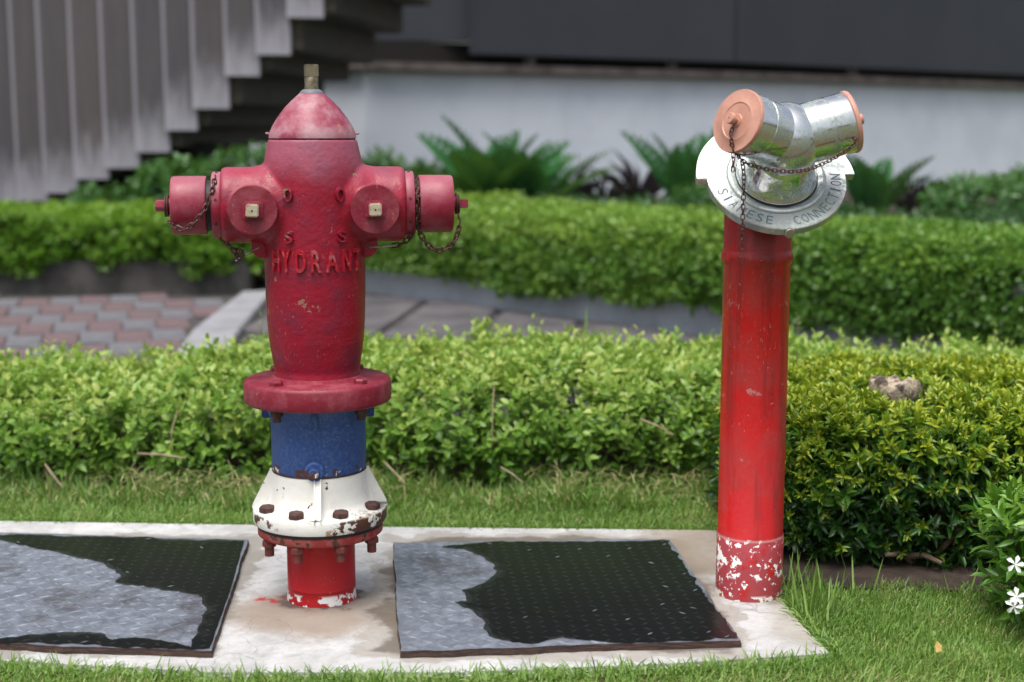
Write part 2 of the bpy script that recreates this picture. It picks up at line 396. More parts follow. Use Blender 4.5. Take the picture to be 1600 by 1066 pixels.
L_palm = leafmat('frond_leaf', [(0, (.014, .065, .022)), (1, (.05, .19, .055))], .35, .2)
L_purple = leafmat('purple_strap_leaf', [(0, (.018, .012, .020)), (1, (.045, .03, .05))], .45, .05)
L_grass = leafmat('grass_blade', [(0, (.05, .12, .016)), (.5, (.135, .26, .042)), (.85, (.27, .40, .09)), (1, (.42, .36, .18))], .5, .3)

# ------------------------------------------------------------------ vectorised foliage
T8 = np.array([(0,0,0),(.3,-.45,.07),(.3,0,0),(.3,.45,.07),(.7,-.36,.03),(.7,0,-.05),(.7,.36,.03),(1,0,-.16)])
F8 = np.array([(0,1,2),(0,2,3),(1,4,5),(1,5,2),(2,5,6),(2,6,3),(4,7,5),(5,7,6)])
T5 = np.array([(0,0,0),(.48,-.5,.06),(.48,0,-.03),(.48,.5,.06),(1,0,-.14)])
F5 = np.array([(0,1,2),(0,2,3),(1,4,2),(2,4,3)])
TB = np.array([(0,-.5,0),(0,.5,0),(.4,-.42,0),(.4,.42,0),(.75,-.28,0),(.75,.28,0),(1,0,0)])
FB = np.array([(0,2,1),(1,2,3),(2,4,3),(3,4,5),(4,6,5)])
def nrmz(a): return a/np.maximum(np.linalg.norm(a, axis=-1, keepdims=True), 1e-9)
def tri_mesh(name, V, Fc, tint, mat):
    me = bpy.data.meshes.new(name); n = len(Fc)
    me.vertices.add(len(V)); me.vertices.foreach_set('co', V.astype(np.float32).ravel())
    me.loops.add(3*n); me.loops.foreach_set('vertex_index', Fc.astype(np.int32).ravel())
    me.polygons.add(n); me.polygons.foreach_set('loop_start', np.arange(0, 3*n, 3, dtype=np.int32))
    me.polygons.foreach_set('use_smooth', np.ones(n, dtype=bool))
    a = me.attributes.new('tint', 'FLOAT', 'POINT'); a.data.foreach_set('value', tint.astype(np.float32))
    me.update(calc_edges=True); me.materials.append(mat); return me
def basis(D, N):
    D = nrmz(D); S = nrmz(np.cross(D, N)); N2 = np.cross(S, D); return D, S, N2
def leaves(name, P, D, N, L, W, tint, mat, parent=None, T=T8, F=F8, bend=0.):
    D, S, N2 = basis(D, N); n = len(P)
    L = np.broadcast_to(L, n)[:, None, None]; W = np.broadcast_to(W, n)[:, None, None]
    u, v, ww = T[None, :, 0:1], T[None, :, 1:2], T[None, :, 2:3]
    V = P[:, None] + D[:, None]*u*L + S[:, None]*v*W + N2[:, None]*ww*L
    if np.any(bend): V = V - np.array([0, 0, 1.])*(u**2)*L*np.broadcast_to(bend, n)[:, None, None]
    Fc = (F[None]+(np.arange(n)*len(T))[:, None, None]).reshape(-1, 3)
    o = link(name, tri_mesh(name, V.reshape(-1, 3), Fc, np.repeat(tint, len(T)), mat), parent)
    return o
def single_leaves(name, P, D, N, L, W, tint, mat, parent, T=T8, F=F8, q=6):
    """the leaves that show largest, one object each, sharing q meshes"""
    ms = [tri_mesh(name, T.copy(), F, np.full(len(T), (k+.5)/q), mat) for k in range(q)]
    D, S, N2 = basis(D, N); n = len(P); L = np.broadcast_to(L, n); W = np.broadcast_to(W, n)
    for i in range(n):
        o = bpy.data.objects.new(name, ms[min(q-1, max(0, int(tint[i]*q)))]); col.objects.link(o); o.parent = parent
        l, wd = L[i], W[i]; d, s_, m_ = D[i]*l, S[i]*wd, N2[i]*l
        o.matrix_local = Matrix(((d[0], s_[0], m_[0], P[i][0]), (d[1], s_[1], m_[1], P[i][1]), (d[2], s_[2], m_[2], P[i][2]), (0, 0, 0, 1)))
def sprigs(P, A, m, stem, L, W, tint, th0=75, th1=25, jit=.35):
    """m leaves up each sprig axis A: returns P, D, N, L, W, tint arrays of single leaves"""
    n = len(P); A = nrmz(A)
    ref = np.where(np.abs(A[:, 2:3]) > .9, np.array([[1., 0, 0]]), np.array([[0, 0, 1.]]))
    B = nrmz(np.cross(A, ref)); C = np.cross(A, B); out = [[] for _ in range(6)]
    a0 = rng.uniform(0, 6.28, n); stem = np.broadcast_to(stem, n); L = np.broadcast_to(L, n)
    for k in range(m):
        f = k/(m-1.); az = a0 + (k//2)*1.6 + (k % 2)*math.pi + rng.normal(0, .25, n)
        th = np.radians(th0+(th1-th0)*f + rng.normal(0, 9, n))
        Rr = B*np.cos(az)[:, None]+C*np.sin(az)[:, None]
        D = A*np.cos(th)[:, None]+Rr*np.sin(th)[:, None]
        N = A*np.sin(th)[:, None]-Rr*np.cos(th)[:, None] + rng.normal(0, jit, (n, 3))
        l = L*(1-.35*abs(f-.4))*rng.uniform(.8, 1.15, n)
        for q, v in enumerate((P+A*(stem*f)[:, None], D, N, l, l*W*rng.uniform(.85, 1.15, n), np.clip(tint+.12*f+rng.normal(0, .08, n), 0, 1))): out[q].append(v)
    return [np.concatenate(o) for o in out]
def take(arrs, idx): return [a[idx] for a in arrs]
def nz(x, y, s=1., k=0.): return np.array([noise.noise(Vector((a*s, b*s, k))) for a, b in zip(x, y)])
def project(P):
    z = P[:, 2]-1; f = P[:, 1]*_c - z*_s; up = P[:, 1]*_s+z*_c
    return 800+2222*P[:, 0]/f, 533-2222*up/f, f

# ================================================================== THE SETTING
g = MB(); g.add([(-300, -300, -.05), (300, -300, -.05), (300, 400, -.05), (-300, 400, -.05)], [(0, 1, 2, 3)])
tag(g.build('ground', M['ground'], smooth=0), kind='structure')
def sheet(name, poly, z, mat, t=.02, parent=None, bevel=0):
    m = MB(); n = len(poly)
    m.add([(x, y, z) for x, y in poly]+[(x, y, z-t) for x, y in poly],
          [tuple(range(n)), tuple(range(2*n-1, n-1, -1))]+[(i, i+n, (i+1) % n+n, (i+1) % n) for i in range(n)])
    return m.build(name, mat, parent, smooth=0, bevel=bevel)
tag(sheet('lawn', [(-3, .8), (3, .8), (3, 4.2), (-3, 4.2)], -.016, M['lawn_soil']), kind='structure')
SLAB = [(-1.95, 2.60), (-.97, 2.575), (-.55, 2.515), (-.1, 2.515), (.3, 2.56), (.618, 2.612), (.592, 2.80), (.583, 2.954), (.56, 3.2), (.535, 3.47), (.387, 3.476), (-.3, 3.50), (-1.32, 3.556), (-1.95, 3.58)]
tag(sheet('concrete_pad', SLAB, 0, M['concrete'], .06, bevel=.006), kind='structure')
tag(sheet('soil_bed', [(.56, 3.10), (.75, 3.03), (1.0, 3.01), (1.3, 3.03), (1.9, 3.03), (1.9, 3.95), (.56, 3.95)], -.006, M['soil'], .03), kind='structure')
tag(sheet('soil_strip', [(-3, 3.95), (3, 3.97), (3, 4.9), (-3, 4.9)], -.009, M['soil'], .03), kind='structure')

# --- paved path with its pavers, slabs and kerb
path = sheet('path', [(-7, 4.9), (4.5, 4.9), (1.95, 5.86), (-.85, 8.72), (-1.6, 9.25), (-1.6, 8.62), (-7, 8.62)], -.012, M['pavdark'], .03)
tag(path, kind='structure')
pm = {}
def paver_mesh(key, mat):
    m = MB(); m.box((.004, .004, -.03), (.181, .181, 0))
    me = m.mesh('paver', mat, 0, .004); return me
pr_, pg_ = paver_mesh('r', M['pavred']), paver_mesh('g', M['pavgrey'])
O = Vector((-2.129, 7.822, 0)); Aa = Vector((.158, .06, 0)); Bb = Vector((.075, -.40, 0))
for i in range(-36, 16):
    for j in range(-4, 7):
        p = O+Aa*i+Bb*j
        q = p+Aa*.5+Bb*.5
        kerbx = -1.62+.03*(8.4-q.y)
        if q.y > 8.50 or q.y < 5.6 or q.x > kerbx-.05 or q.x < -5.6: continue
        o = bpy.data.objects.new('paver', pr_ if (i+j) % 2 == 0 else pg_); col.objects.link(o); o.parent = path
        kx, ky = Aa/.185, Bb/.185
        o.matrix_local = Matrix(((kx.x, ky.x, 0, p.x), (kx.y, ky.y, 0, p.y), (0, 0, 1, random.uniform(-.003, .003)), (0, 0, 0, 1)))
k = sheet('kerb', [(-1.62, 8.5), (-1.45, 8.55), (-1.33, 6.9), (-1.18, 5.3), (-1.38, 5.3), (-1.56, 6.9)], .03, M['kerb'], .06, bevel=.008)
tag(k, kind='structure')
wd = Vector((2.72, -2.86, 0)).normalized()
def wallpt(s, off=0): # point along the grey planter wall, off towards the camera
    return Vector((-.83, 8.76, 0))+wd*s+Vector((-.725, -.69, 0))*off
gapdir = Vector((-.11, -1, 0))
for i in range(7):
    s0, s1 = -.05+i*.62+.03, -.05+(i+1)*.62-.03
    a, b = wallpt(s0, .07), wallpt(s1, .07); ln = 1.6 - i*.12
    c, d = b+gapdir*ln, a+gapdir*ln
    if i == 0: a = Vector((-1.2, 8.6, 0)); d = a+gapdir*1.6
    sl = sheet('stone_slab', [(v.x, v.y) for v in (a, b, c, d)], .006+.003*(i % 2), M['slabdark'], .03, path, .008)

# --- planter walls
def wallbox(name, p, q, z0, z1, th, mat, parent=None, kind=None, label=None, cat=None, bevel=.006):
    p = Vector(p); q = Vector(q); d = (q-p); L = d.length; a = math.atan2(d.y, d.x)
    m = MB(); m.box((0, 0, z0), (L, th, z1), Matrix.Translation((p.x, p.y, 0)) @ Matrix.Rotation(a, 4, 'Z'))
    o = m.build(name, mat, parent, 0, bevel); return o
tag(wallbox('planter_wall', (-1.75, 9.73, 0), (2.35, 5.42, 0), -.05, .42, .12, M['planterwall']),
    'grey painted low planter wall running diagonally behind the stone slabs, half covered by creeper', 'wall')
tag(wallbox('stone_planter', (-7, 8.64, 0), (-1.60, 8.64, 0), -.05, .20, .14, M['darkcurb']),
    'low dark mossy stone planter wall behind the red and grey pavers', 'wall')
tag(sheet('left_planting_bed', [(-7, 8.79), (-1.55, 8.79), (-1.6, 9.75), (-1.2, 12.3), (-7, 12.3)], .17, M['soil'], .1), kind='structure')
tag(sheet('back_planting_bed', [(-1.62, 9.77), (-.65, 8.80), (2.45, 5.55), (9, 6.5), (9, 18), (-1.0, 12.3)], .36, M['soil'], .1), kind='structure')

# --- building: render wall, ledge, cladding
b = empty('building', (-1.9, 12.7, 0)); B0 = Vector((-1.9, 12.7, 0))
tag(b, 'long building with pale rendered base wall under dark slate grey cladding', 'building')
WA = Vector((-14.0, 10.85, 0)); WB = Vector((-1.3, 12.75, 0)); WC = Vector((2.2, 15.0, 0)); WD = Vector((10, 21.5, 0))
def seg(name, p, q, z0, z1, th, mat, off=0., bevel=.005):
    d = (q-p).normalized(); nrm = Vector((d.y, -d.x, 0))   # towards the camera
    p2, q2 = p+nrm*off-B0, q+nrm*off-B0
    return wallbox(name, p2, q2, z0, z1, th, mat, b, bevel=bevel)
for p, q in ((WA, WB), (WB, WC), (WC, WD)):
    seg('wall', p, q, -.05, 1.50, .3, M['wall'])
    seg('ledge', p, q, 1.504, 1.575, .42, M['ledge'], .12)
    seg('recess_wall', p, q, 1.58, 1.78, .2, M['darkvoid'], -.2)
    L = (q-p).length; n = 1; d = (q-p)/n
    for i in range(n):
        if p is WA: continue
        s0 = p+d*i+(d.normalized()*(1.05 if (p is WB and i == 0) else 0)); s1 = p+d*(i+1)
        seg('cladding_panel', s0, s1, 1.66, 3.4, .12, M['panel'], .16, .01)
        seg('cladding_panel', s0, s1, 3.412, 6.5, .12, M['panel'], .16, .01)
        for f in (.2, .75):
            c = s0.lerp(s1, f); seg('bracket', c, c+d.normalized()*.05, 1.58, 1.655, .1, M['ledge'], .12, 0)
seg('dark_side_wall', WA, WB+(WC-WB).normalized()*1.3, 1.79, 6.5, .12, M['panel'], -.02)

# --- timber staircase: boards hanging in a stepped line and the treads seen from below
stair = empty('staircase', (-3.2, 10, 0)); S0 = Vector((-3.2, 10, 0))
tag(stair, 'weathered grey timber staircase with vertical side boards ending in steps', 'staircase')
edges = [(-375, 334), (-325, 334), (-275, 334), (-225, 334), (-175, 333), (-125, 332), (-75, 330), (-25, 320), (25, 314), (67, 302), (116, 280), (164, 263), (213, 238), (261, 204), (305, 170), (356, 119), (405, 86), (454, 28), (506, -25), (560, None)]
for i in range(len(edges)-1):
    x0 = at(edges[i][0], 200, 10).x; x1 = at(edges[i+1][0], 200, 10).x; zb = at(400, edges[i][1], 10).z; zt = 3.1
    n = 6; vs = []; uvs = []
    for r in range(n+1):
        z = zb+(zt-zb)*r/n; wv = .004*noise.noise(Vector((i*3.1, r*.9, 0)))
        for (x, y) in ((x0-.004, -.030), (x1+.012, .012)):
            vs += [(x-S0.x, y+wv, z)]
        for (x, y) in ((x1+.012, .036), (x0-.004, -.006)):
            vs += [(x-S0.x, y+wv, z)]
    fs = []
    for r in range(n):
        for c in range(4):
            c2 = (c+1) % 4; fs.append((r*4+c, r*4+c2, (r+1)*4+c2, (r+1)*4+c))
    fs += [(0, 3, 2, 1), (n*4, n*4+1, n*4+2, n*4+3)]
    me = bpy.data.meshes.new('board'); me.from_pydata(vs, [], fs); uv = me.uv_layers.new(name='UVMap')
    for lp in me.loops:
        v = lp.vertex_index; uv.data[lp.index].uv = (1. if v % 4 in (1, 2) else 0., (me.vertices[v].co.z-zb)/1.1)
    me.materials.append(M['board']); link('board', me, stair)
    # tread behind the board, running back into the dark
    if i >= 9:
        m = MB(); sh = Matrix(((1, .15, 0, 0), (0, 1, 0, 0), (0, 0, 1, 0), (0, 0, 0, 1)))
        m.box((x0-S0.x+.01, .06, zb+.03), (x1-S0.x+.05, 2.15, zb+.34), sh); m.build('tread', M['stair'], stair, 0, .01)
        m = MB(); m.box((x1-S0.x+.052, .06, zb+.035), (x1-S0.x+.075, 2.14, zb+.30), sh); m.build('riser', M['stair'], stair, 0, .004)
m = MB(); m.box((-.9, .3, .1), (1.1, .36, .9)); m.build('back_panel', M['darkvoid'], stair, 0)

# ================================================================== FIRE HYDRANT
hyd = empty('fire_hydrant', (HYD[0], HYD[1], 0))
HROT = R(7.9); hyd.rotation_euler.z = HROT
tag(hyd, 'crimson two-outlet fire hydrant with blue collar and chipped white flange between the two steel covers', 'fire hydrant')
body = MB()
body.lathe([(.04, .47), (.090, .471), (.0905, .486), (.0885, .50), (.0925, .52), (.0985, .56), (.1015, .60), (.1035, .66), (.1045, .74), (.1045, .86), (.1035, .90), (.101, .925), (.0975, .945), (.093, .965), (.0905, .9765), (.04, .9768)], 96)
for s in (-1, 1):
    body.lathe([(.078, .0), (.078, .176), (.0765, .184), (.070, .188), (.02, .188)], 64, aim((0, 0, .843), (s, 0, 0)))
    body.lathe([(.092, .06), (.0865, .095), (.081, .11), (.078, .125), (.04, .125)], 64, aim((0, 0, .843), (s, 0, 0)))
    body.lathe([(.047, 0), (.047, .084), (.045, .087), (.02, .087)], 64, aim((s*.1215, 0, .838), (0, -1, 0)))
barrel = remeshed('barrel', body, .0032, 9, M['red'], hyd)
bon = MB(); bon.lathe([(.02, .9785), (.0882, .9785), (.0893, .9795), (.0889, .984), (.0868, .9925), (.082, 1.003), (.0715, 1.020), (.0565, 1.040), (.043, 1.054), (.030, 1.0655), (.0255, 1.069), (.01, 1.070)], 96)
bon.build('bonnet', M['red_cap'], hyd, 50)
m = MB(); m.lathe([(.03, .9755), (.0875, .9755), (.0875, .980), (.03, .980)], 64); m.build('joint', M['black'], hyd)
for a in (182, -3):
    m = MB(); m.lathe([(.0026, 0), (.0026, .006), (.001, .007)], 10, aim((.0885*math.cos(R(a)), .0885*math.sin(R(a)), .988), (math.cos(R(a)), math.sin(R(a)), .2))); m.build('rivet', M['red_cap'], hyd)
m = MB(); m.lathe([(.026, 1.066), (.0255, 1.070), (.022, 1.0745), (.0165, 1.078), (.005, 1.0785)], 48); m.build('stem_collar', M['greycap'], hyd)
stem = MB(); stem.lathe([(.0142, 1.076), (.0142, 1.101), (.0137, 1.103), (.005, 1.103)], 32)
stem.box((-.0132, -.0132, 1.1025), (.0132, .0132, 1.128), Matrix.Rotation(R(8), 4, 'Z'))
stem.build('operating_stem', M['brass'], hyd, 40, .0014)
# outlets
def outlet(s):
    r0 = Vector((0, 0, .843)); ax = (s, 0, 0)
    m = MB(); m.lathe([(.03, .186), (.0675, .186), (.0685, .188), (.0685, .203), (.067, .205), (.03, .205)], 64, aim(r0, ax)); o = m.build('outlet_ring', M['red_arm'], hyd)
    for q in (12, 78, 150, 215, 330):   # set-screw holes in the ring
        a = R(q); h = MB(); d = Vector((0, -math.cos(a), math.sin(a)))
        h.lathe([(.0028, 0), (.0028, .0010), (.0005, .0011)], 12, aim(Vector((s*.1955, 0, .843))+d*.0683, d)); h.build('screw_hole', M['black'], o)
    m = MB(); m.lathe([(.02, .204), (.052, .204), (.052, .219), (.02, .219)], 48, aim(r0, ax)); m.build('outlet_neck', M['black'], hyd)
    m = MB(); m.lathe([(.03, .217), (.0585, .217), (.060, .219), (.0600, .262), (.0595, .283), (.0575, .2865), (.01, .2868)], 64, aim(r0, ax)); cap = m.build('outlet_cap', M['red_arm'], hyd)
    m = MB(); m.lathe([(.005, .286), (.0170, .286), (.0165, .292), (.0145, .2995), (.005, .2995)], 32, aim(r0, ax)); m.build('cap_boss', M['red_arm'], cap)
    m = MB()
    m.tube([(s*.2955, .0205*math.cos(q), .843+.0205*math.sin(q)) for q in np.linspace(0, 2*math.pi, 28)[:-1]], .0023, 8, closed=True)
    m.tube([(s*.300, .0195*math.cos(q), .841+.0195*math.sin(q)) for q in np.linspace(0, 2*math.pi, 28)[:-1]], .0020, 8, closed=True)
    m.build('chain_ring', M['chain'], cap)
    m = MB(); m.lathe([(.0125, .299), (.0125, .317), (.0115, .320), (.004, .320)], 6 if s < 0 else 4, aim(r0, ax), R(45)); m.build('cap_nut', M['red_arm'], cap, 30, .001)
    # front disc with square stem
    c = Vector((s*.1215, 0, .838)); f = (0, -1, 0)
    m = MB(); m.lathe([(.02, .084), (.0485, .084), (.0498, .086), (.0498, .0965), (.0485, .0985), (.01, .0988)], 64, aim(c, f)); d = m.build('valve_disc', M['flange'], hyd)
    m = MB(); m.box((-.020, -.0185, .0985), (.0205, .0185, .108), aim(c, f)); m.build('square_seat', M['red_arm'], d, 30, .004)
    m = MB(); m.box((-.0125, -.0125, .105), (.0125, .0125, .126), aim(c, f) @ Matrix.Rotation(R(2*s), 4, 'Z')); m.build('square_nut', M['nutbrass'], d, 30, .0024)
    m = MB(); m.lathe([(.0019, .1258), (.0019, .1266), (.0004, .1267)], 12, aim(c, f)); m.build('centre_mark', M['black'], d)
    # lug under the arm
    m = MB(); m.lathe([(.004, -.005), (.0225, -.005), (.0235, -.003), (.0235, .003), (.0225, .005), (.004, .005)], 32, aim((s*.106, -.022, .758), f)); m.build('chain_lug', M['red'], hyd)
for s in (-1, 1): outlet(s)
# raised lettering, bent round the barrel
def wrap(ch, ang, zc, hgt, wid, ext, Rb, par, mat):
    vs, fs = char_geo(ch, 1., .5, 1., .022)
    xs = [v[0] for v in vs]; ys = [v[1] for v in vs]
    cx = (min(xs)+max(xs))/2; cy = (min(ys)+max(ys))/2; kx = wid/(max(xs)-min(xs)); ky = hgt/(max(ys)-min(ys))
    out = []
    for x, y, z in vs:
        a = ang + (x-cx)*kx/Rb; r = Rb-.0015 + (z+.5)*ext
        if z > 0:  # draft on the raised face, worn unevenly
            r += .0008*noise.noise(Vector((x*6, y*6, ang*9)))
        out.append((r*math.sin(a), -r*math.cos(a), zc+(y-cy)*ky))
    m = MB(); m.add(out, fs); return m.build('letter', mat, par, 30, .0006)
for ch, a in zip('HYDRANT', (-46.5, -32.5, -15.5, 1, 18.5, 36, 52)):
    wrap(ch, R(a), .7345, .045, .0205 if ch != 'A' else .025, .0068, .1045, barrel, M['letter'])
for ch, a, zc, hh in (('O', -28, .868, .027), ('O', 29, .868, .027), ('S', -28.5, .783, .022), ('S', 30.5, .784, .022)):
    wrap(ch, R(a), zc, hh+.002, .0185, .0085, .1045, barrel, M['red'])
# big flange
fl = MB(); fl.lathe([(.05, .432), (.150, .432), (.1535, .435), (.1545, .440), (.1545, .472), (.152, .4775), (.147, .480), (.098, .4825), (.092, .488), (.06, .49)], 96)
flange = fl.build('flange', M['flange'], hyd, 50)
def hexbolt(name, parent, r, a, z0, z1, rad, mat, stub=0):
    m = MB(); p = (r*math.sin(a), -r*math.cos(a), z0); T = Matrix.Translation(p)
    h = z1-z0
    m.lathe([(rad*1.0, 0), (rad, h*.72), (rad*.80, h), (rad*.2, h)], 6, T, random.uniform(0, 1))
    if stub: m.lathe([(rad*.66, -stub), (rad*.66, .001)], 14, T)
    return m.build(name, mat, parent, 25, .0006)
for a in (-42, 44, 137, -136):
    hexbolt('bolt', flange, .1255, R(a), .4795, .4915, .0145, M['flange'])
    n_ = hexbolt('nut', flange, .1255, R(a), .417, .4318, .013, M['rust'], .012)
# blue spool
sp = MB(); sp.lathe([(.05, .286), (.0975, .286), (.0995, .290), (.0998, .385), (.1015, .400), (.110, .420), (.116, .4305), (.05, .4305)], 96)
spool = sp.build('spool', M['blue'], hyd, 50)
for a in (-4, 86, 176, 266):
    m = MB(); m.box((-.006, -.118, .395), (.006, -.09, .430), Matrix.Rotation(R(a), 4, 'Z')); m.build('rib', M['blue'], spool, 0, .002)
d = Vector((math.sin(R(-6)), -math.cos(R(-6)), 0))
m = MB(); m.lathe([(.0205, 0), (.0200, .006), (.017, .009), (.005, .009)], 32, aim(d*.0965+Vector((0, 0, .300)), d)); pb = m.build('plug_boss', M['blue'], spool)
m = MB(); m.lathe([(.0118, .005), (.0118, .017), (.010, .019), (.003, .019)], 6, aim(d*.0965+Vector((0, 0, .298)), d), .5); m.build('plug_bolt', M['blue'], spool, 25, .0005)
m = MB(); m.lathe([(.05, .2835), (.0995, .2835), (.0995, .2865), (.05, .2865)], 64); m.build('rusty_joint', M['rust'], hyd)
# white flared foot with ribs
wb = MB(); wb.lathe([(.05, .2838), (.0985, .2838), (.0990, .275), (.0995, .26), (.1015, .24), (.1055, .222), (.112, .2095), (.119, .2065), (.137, .2050), (.1405, .2025), (.1415, .198), (.1415, .178), (.139, .173), (.05, .173)], 96)
foot = wb.build('flared_foot', M['white'], hyd, 50)
for a in (-2.5, 87.5, 177.5, 267.5):
    m = MB(); prof = [(.094, .2825), (.1025, .2825), (.104, .278), (.1395, .2085), (.1405, .2040), (.094, .2040)]
    t_ = .0075; vs = [(-t_, -r, z) for r, z in prof]+[(t_, -r, z) for r, z in prof]; n = len(prof)
    fs = [tuple(range(n)), tuple(range(2*n-1, n-1, -1))]+[(i, (i+1) % n, (i+1) % n+n, i+n) for i in range(n)]
    m.add(vs, fs, Matrix.Rotation(R(a), 4, 'Z')); m.build('rib', M['white'], foot, 0, .0025)
BA = [-68+3, -24, 20, 64, 110, 155, 200, 245]
for a in BA:
    hexbolt('bolt', foot, .121, R(a), .2065, .2195, .0175, M['rust'])
m = MB(); m.lathe([(.05, .1655), (.134, .1655), (.134, .173), (.05, .173)], 64); m.build('gasket', M['black'], hyd)
lf = MB(); lf.lathe([(.05, .146), (.129, .146), (.1325, .149), (.1325, .1625), (.130, .1655), (.05, .1655)], 96); lowf = lf.build('lower_flange', M['lowflange'], hyd, 50)
for a in BA:
    hexbolt('nut', lowf, .1185, R(a), .131, .1458, .0148, M['rustred'], .020)
lp = MB(); lp.lathe([(.01, -.02), (.0755, -.02), (.0745, .004), (.0728, .012), (.0725, .03), (.0730, .0305), (.0725, .032), (.0725, .147), (.01, .147)], 80); lp.build('lower_pipe', M['lowpipe'], hyd, 50)

# ---- chains
def link_mesh(length, width, wire, name, mat):
    pts = []; h = length/2-width/2; r = width/2
    for q in np.linspace(-90, 90, 7): pts.append((r*math.cos(R(q)), 0, h+r*math.sin(R(q))) if False else (r*math.sin(R(q)), 0, h+r*math.cos(R(q))))
    for q in np.linspace(90, 270, 7): pts.append((r*math.sin(R(q)), 0, -h+r*math.cos(R(q))))
    m = MB(); m.tube(pts, wire, 6, closed=True); return m.mesh(name, mat, 60)
def rel(p, root): return root.inverted() @ Vector(p) if isinstance(root, Matrix) else Vector(p)-root
def chain(parent, root, pts, length, width, wire, mat, twist0=0., step=None, name='chain'):
    pts = [rel(p, root) for p in pts]
    # Catmull-Rom
    P = [pts[0]*2-pts[1]]+pts+[pts[-1]*2-pts[-2]]; dense = []
    for i in range(1, len(P)-2):
        for k in range(24):
            t = k/24.; a, b_, c, d = P[i-1], P[i], P[i+1], P[i+2]
            dense.append(.5*((2*b_)+(c-a)*t+(2*a-5*b_+4*c-d)*t*t+(3*b_-a-3*c+d)*t**3))
    dense.append(pts[-1])
    step = step or length-2.6*wire
    cum = [0.]
    for i in range(1, len(dense)): cum.append(cum[-1]+(dense[i]-dense[i-1]).length)
    n = max(2, round(cum[-1]/step)); ch = empty(name, dense[0], parent); o0 = dense[0]
    me = link_mesh(length, width, wire, 'link', mat)
    def samp(s):
        s = min(max(s, 0), cum[-1])
        for i in range(1, len(cum)):
            if cum[i] >= s:
                f = (s-cum[i-1])/max(cum[i]-cum[i-1], 1e-9); return dense[i-1].lerp(dense[i], f)
        return dense[-1]
    st = cum[-1]/n
    for k in range(n):
        a, b_ = samp(k*st), samp((k+1)*st); t = (b_-a).normalized()
        q = t.to_track_quat('Z', 'Y').to_matrix().to_4x4() @ Matrix.Rotation(R(20+twist0+(k % 2)*80+random.uniform(-8, 8)), 4, 'Z')
        o = bpy.data.objects.new('link', me); col.objects.link(o); o.parent = ch
        o.matrix_local = Matrix.Translation((a+b_)/2-o0) @ q
    return ch
HR = Matrix.Translation((HYD[0], HYD[1], 0)) @ Matrix.Rotation(HROT, 4, 'Z'); Yh = 2.954
f_ = lambda px, py, dy=0.: at(px, py, Yh+dy+(at(px, py, Yh).x-HYD[0])*math.tan(HROT))
def hook(parent, root, p, q, rad, mat, name='hook'):
    m = MB(); p, q = rel(p, root), rel(q, root); m.tube([p, (p+q)/2+Vector((0, 0, .001)), q], rad, 8); return m.build(name, mat, parent)
chain(hyd, HR, [f_(265, 345, -.025), f_(272, 353, -.05), f_(286, 359, -.058), f_(303, 349, -.064), f_(318, 330, -.067), f_(328, 308, -.062), f_(334, 290, -.056), f_(336, 276, -.03)], .0165, .0085, .0017, M['chain'])
chain(hyd, HR, [f_(333, 277, 0), f_(333, 300, -.052), f_(333.5, 325, -.054), f_(335, 348, -.048), f_(338, 362, -.03)], .0165, .0085, .0017, M['chain'])
hook(hyd, HR, f_(266, 338, -.02), f_(280, 354, -.05), .0021, M['chaingrey'], 'ring_hook')
chain(hyd, HR, [f_(346, 371, -.01), f_(353, 379, -.02), f_(364, 391, -.025), f_(371, 405, -.03)], .0165, .0085, .0017, M['chain'])
chain(hyd, HR, [f_(362, 388, -.02), f_(372, 392, -.03), f_(381, 396, -.035), f_(370, 404, -.035)], .0155, .0085, .0017, M['chain'])
hook(hyd, HR, f_(368, 408, -.035), f_(405, 387, -.024), .0023, M['chaingrey'])
chain(hyd, HR, [f_(649, 277, 0), f_(650, 300, -.053), f_(651, 325, -.056), f_(650, 345, -.052), f_(647, 360, -.04), f_(638, 374, -.03), f_(625, 382, -.028), f_(614, 384, -.026)], .0175, .009, .0018, M['chain'])
chain(hyd, HR, [f_(653, 277, .01), f_(653.5, 300, -.05), f_(654, 325, -.053), f_(654, 345, -.05)], .0175, .009, .0018, M['chain'], 50)
hook(hyd, HR, f_(577, 387, -.028), f_(618, 384, -.028), .0023, M['chaingrey'])
chain(hyd, HR, [f_(652, 357, -.035), f_(660, 371, -.03), f_(671, 385, -.03), f_(683, 391, -.03), f_(699, 387, -.03), f_(711, 375, -.03), f_(717, 357, -.028), f_(719, 346, -.022), f_(716, 336, -.02)], .0175, .009, .0018, M['chain'])

# ================================================================== SIAMESE STANDPIPE
SPR = Vector((SPX[0], SPX[1], 0))
spi = empty('standpipe', SPR)
tag(spi, 'tall red standpipe with a chrome two-way inlet head and tilted round collar plate', 'standpipe')
PC = Vector((.540, 2.925, .902))-SPR
nn = Vector((.02, -.70, .70)).normalized(); uu = (Vector((1, 0, 0))-nn*nn.x).normalized(); vv = nn.cross(uu)
rot = R(3.5); uu, vv = uu*math.cos(rot)+vv*math.sin(rot), vv*math.cos(rot)-uu*math.sin(rot)
PM = Matrix(((uu.x, vv.x, nn.x, PC.x), (uu.y, vv.y, nn.y, PC.y), (uu.z, vv.z, nn.z, PC.z), (0, 0, 0, 1)))
m = MB(); prof = [(.0712, -.02), (.0718, .004), (.0715, .1345), (.0700, .136), (.0700, .716), (.0712, .719), (.0740, .724), (.0752, .731), (.0745, .739), (.0715, .745), (.0708, .748)]
seg_ = 96; vs = []; fs = []
for r, z in prof:
    for k in range(seg_):
        a = 2*math.pi*k/seg_; vs.append((r*math.cos(a), r*math.sin(a), z))
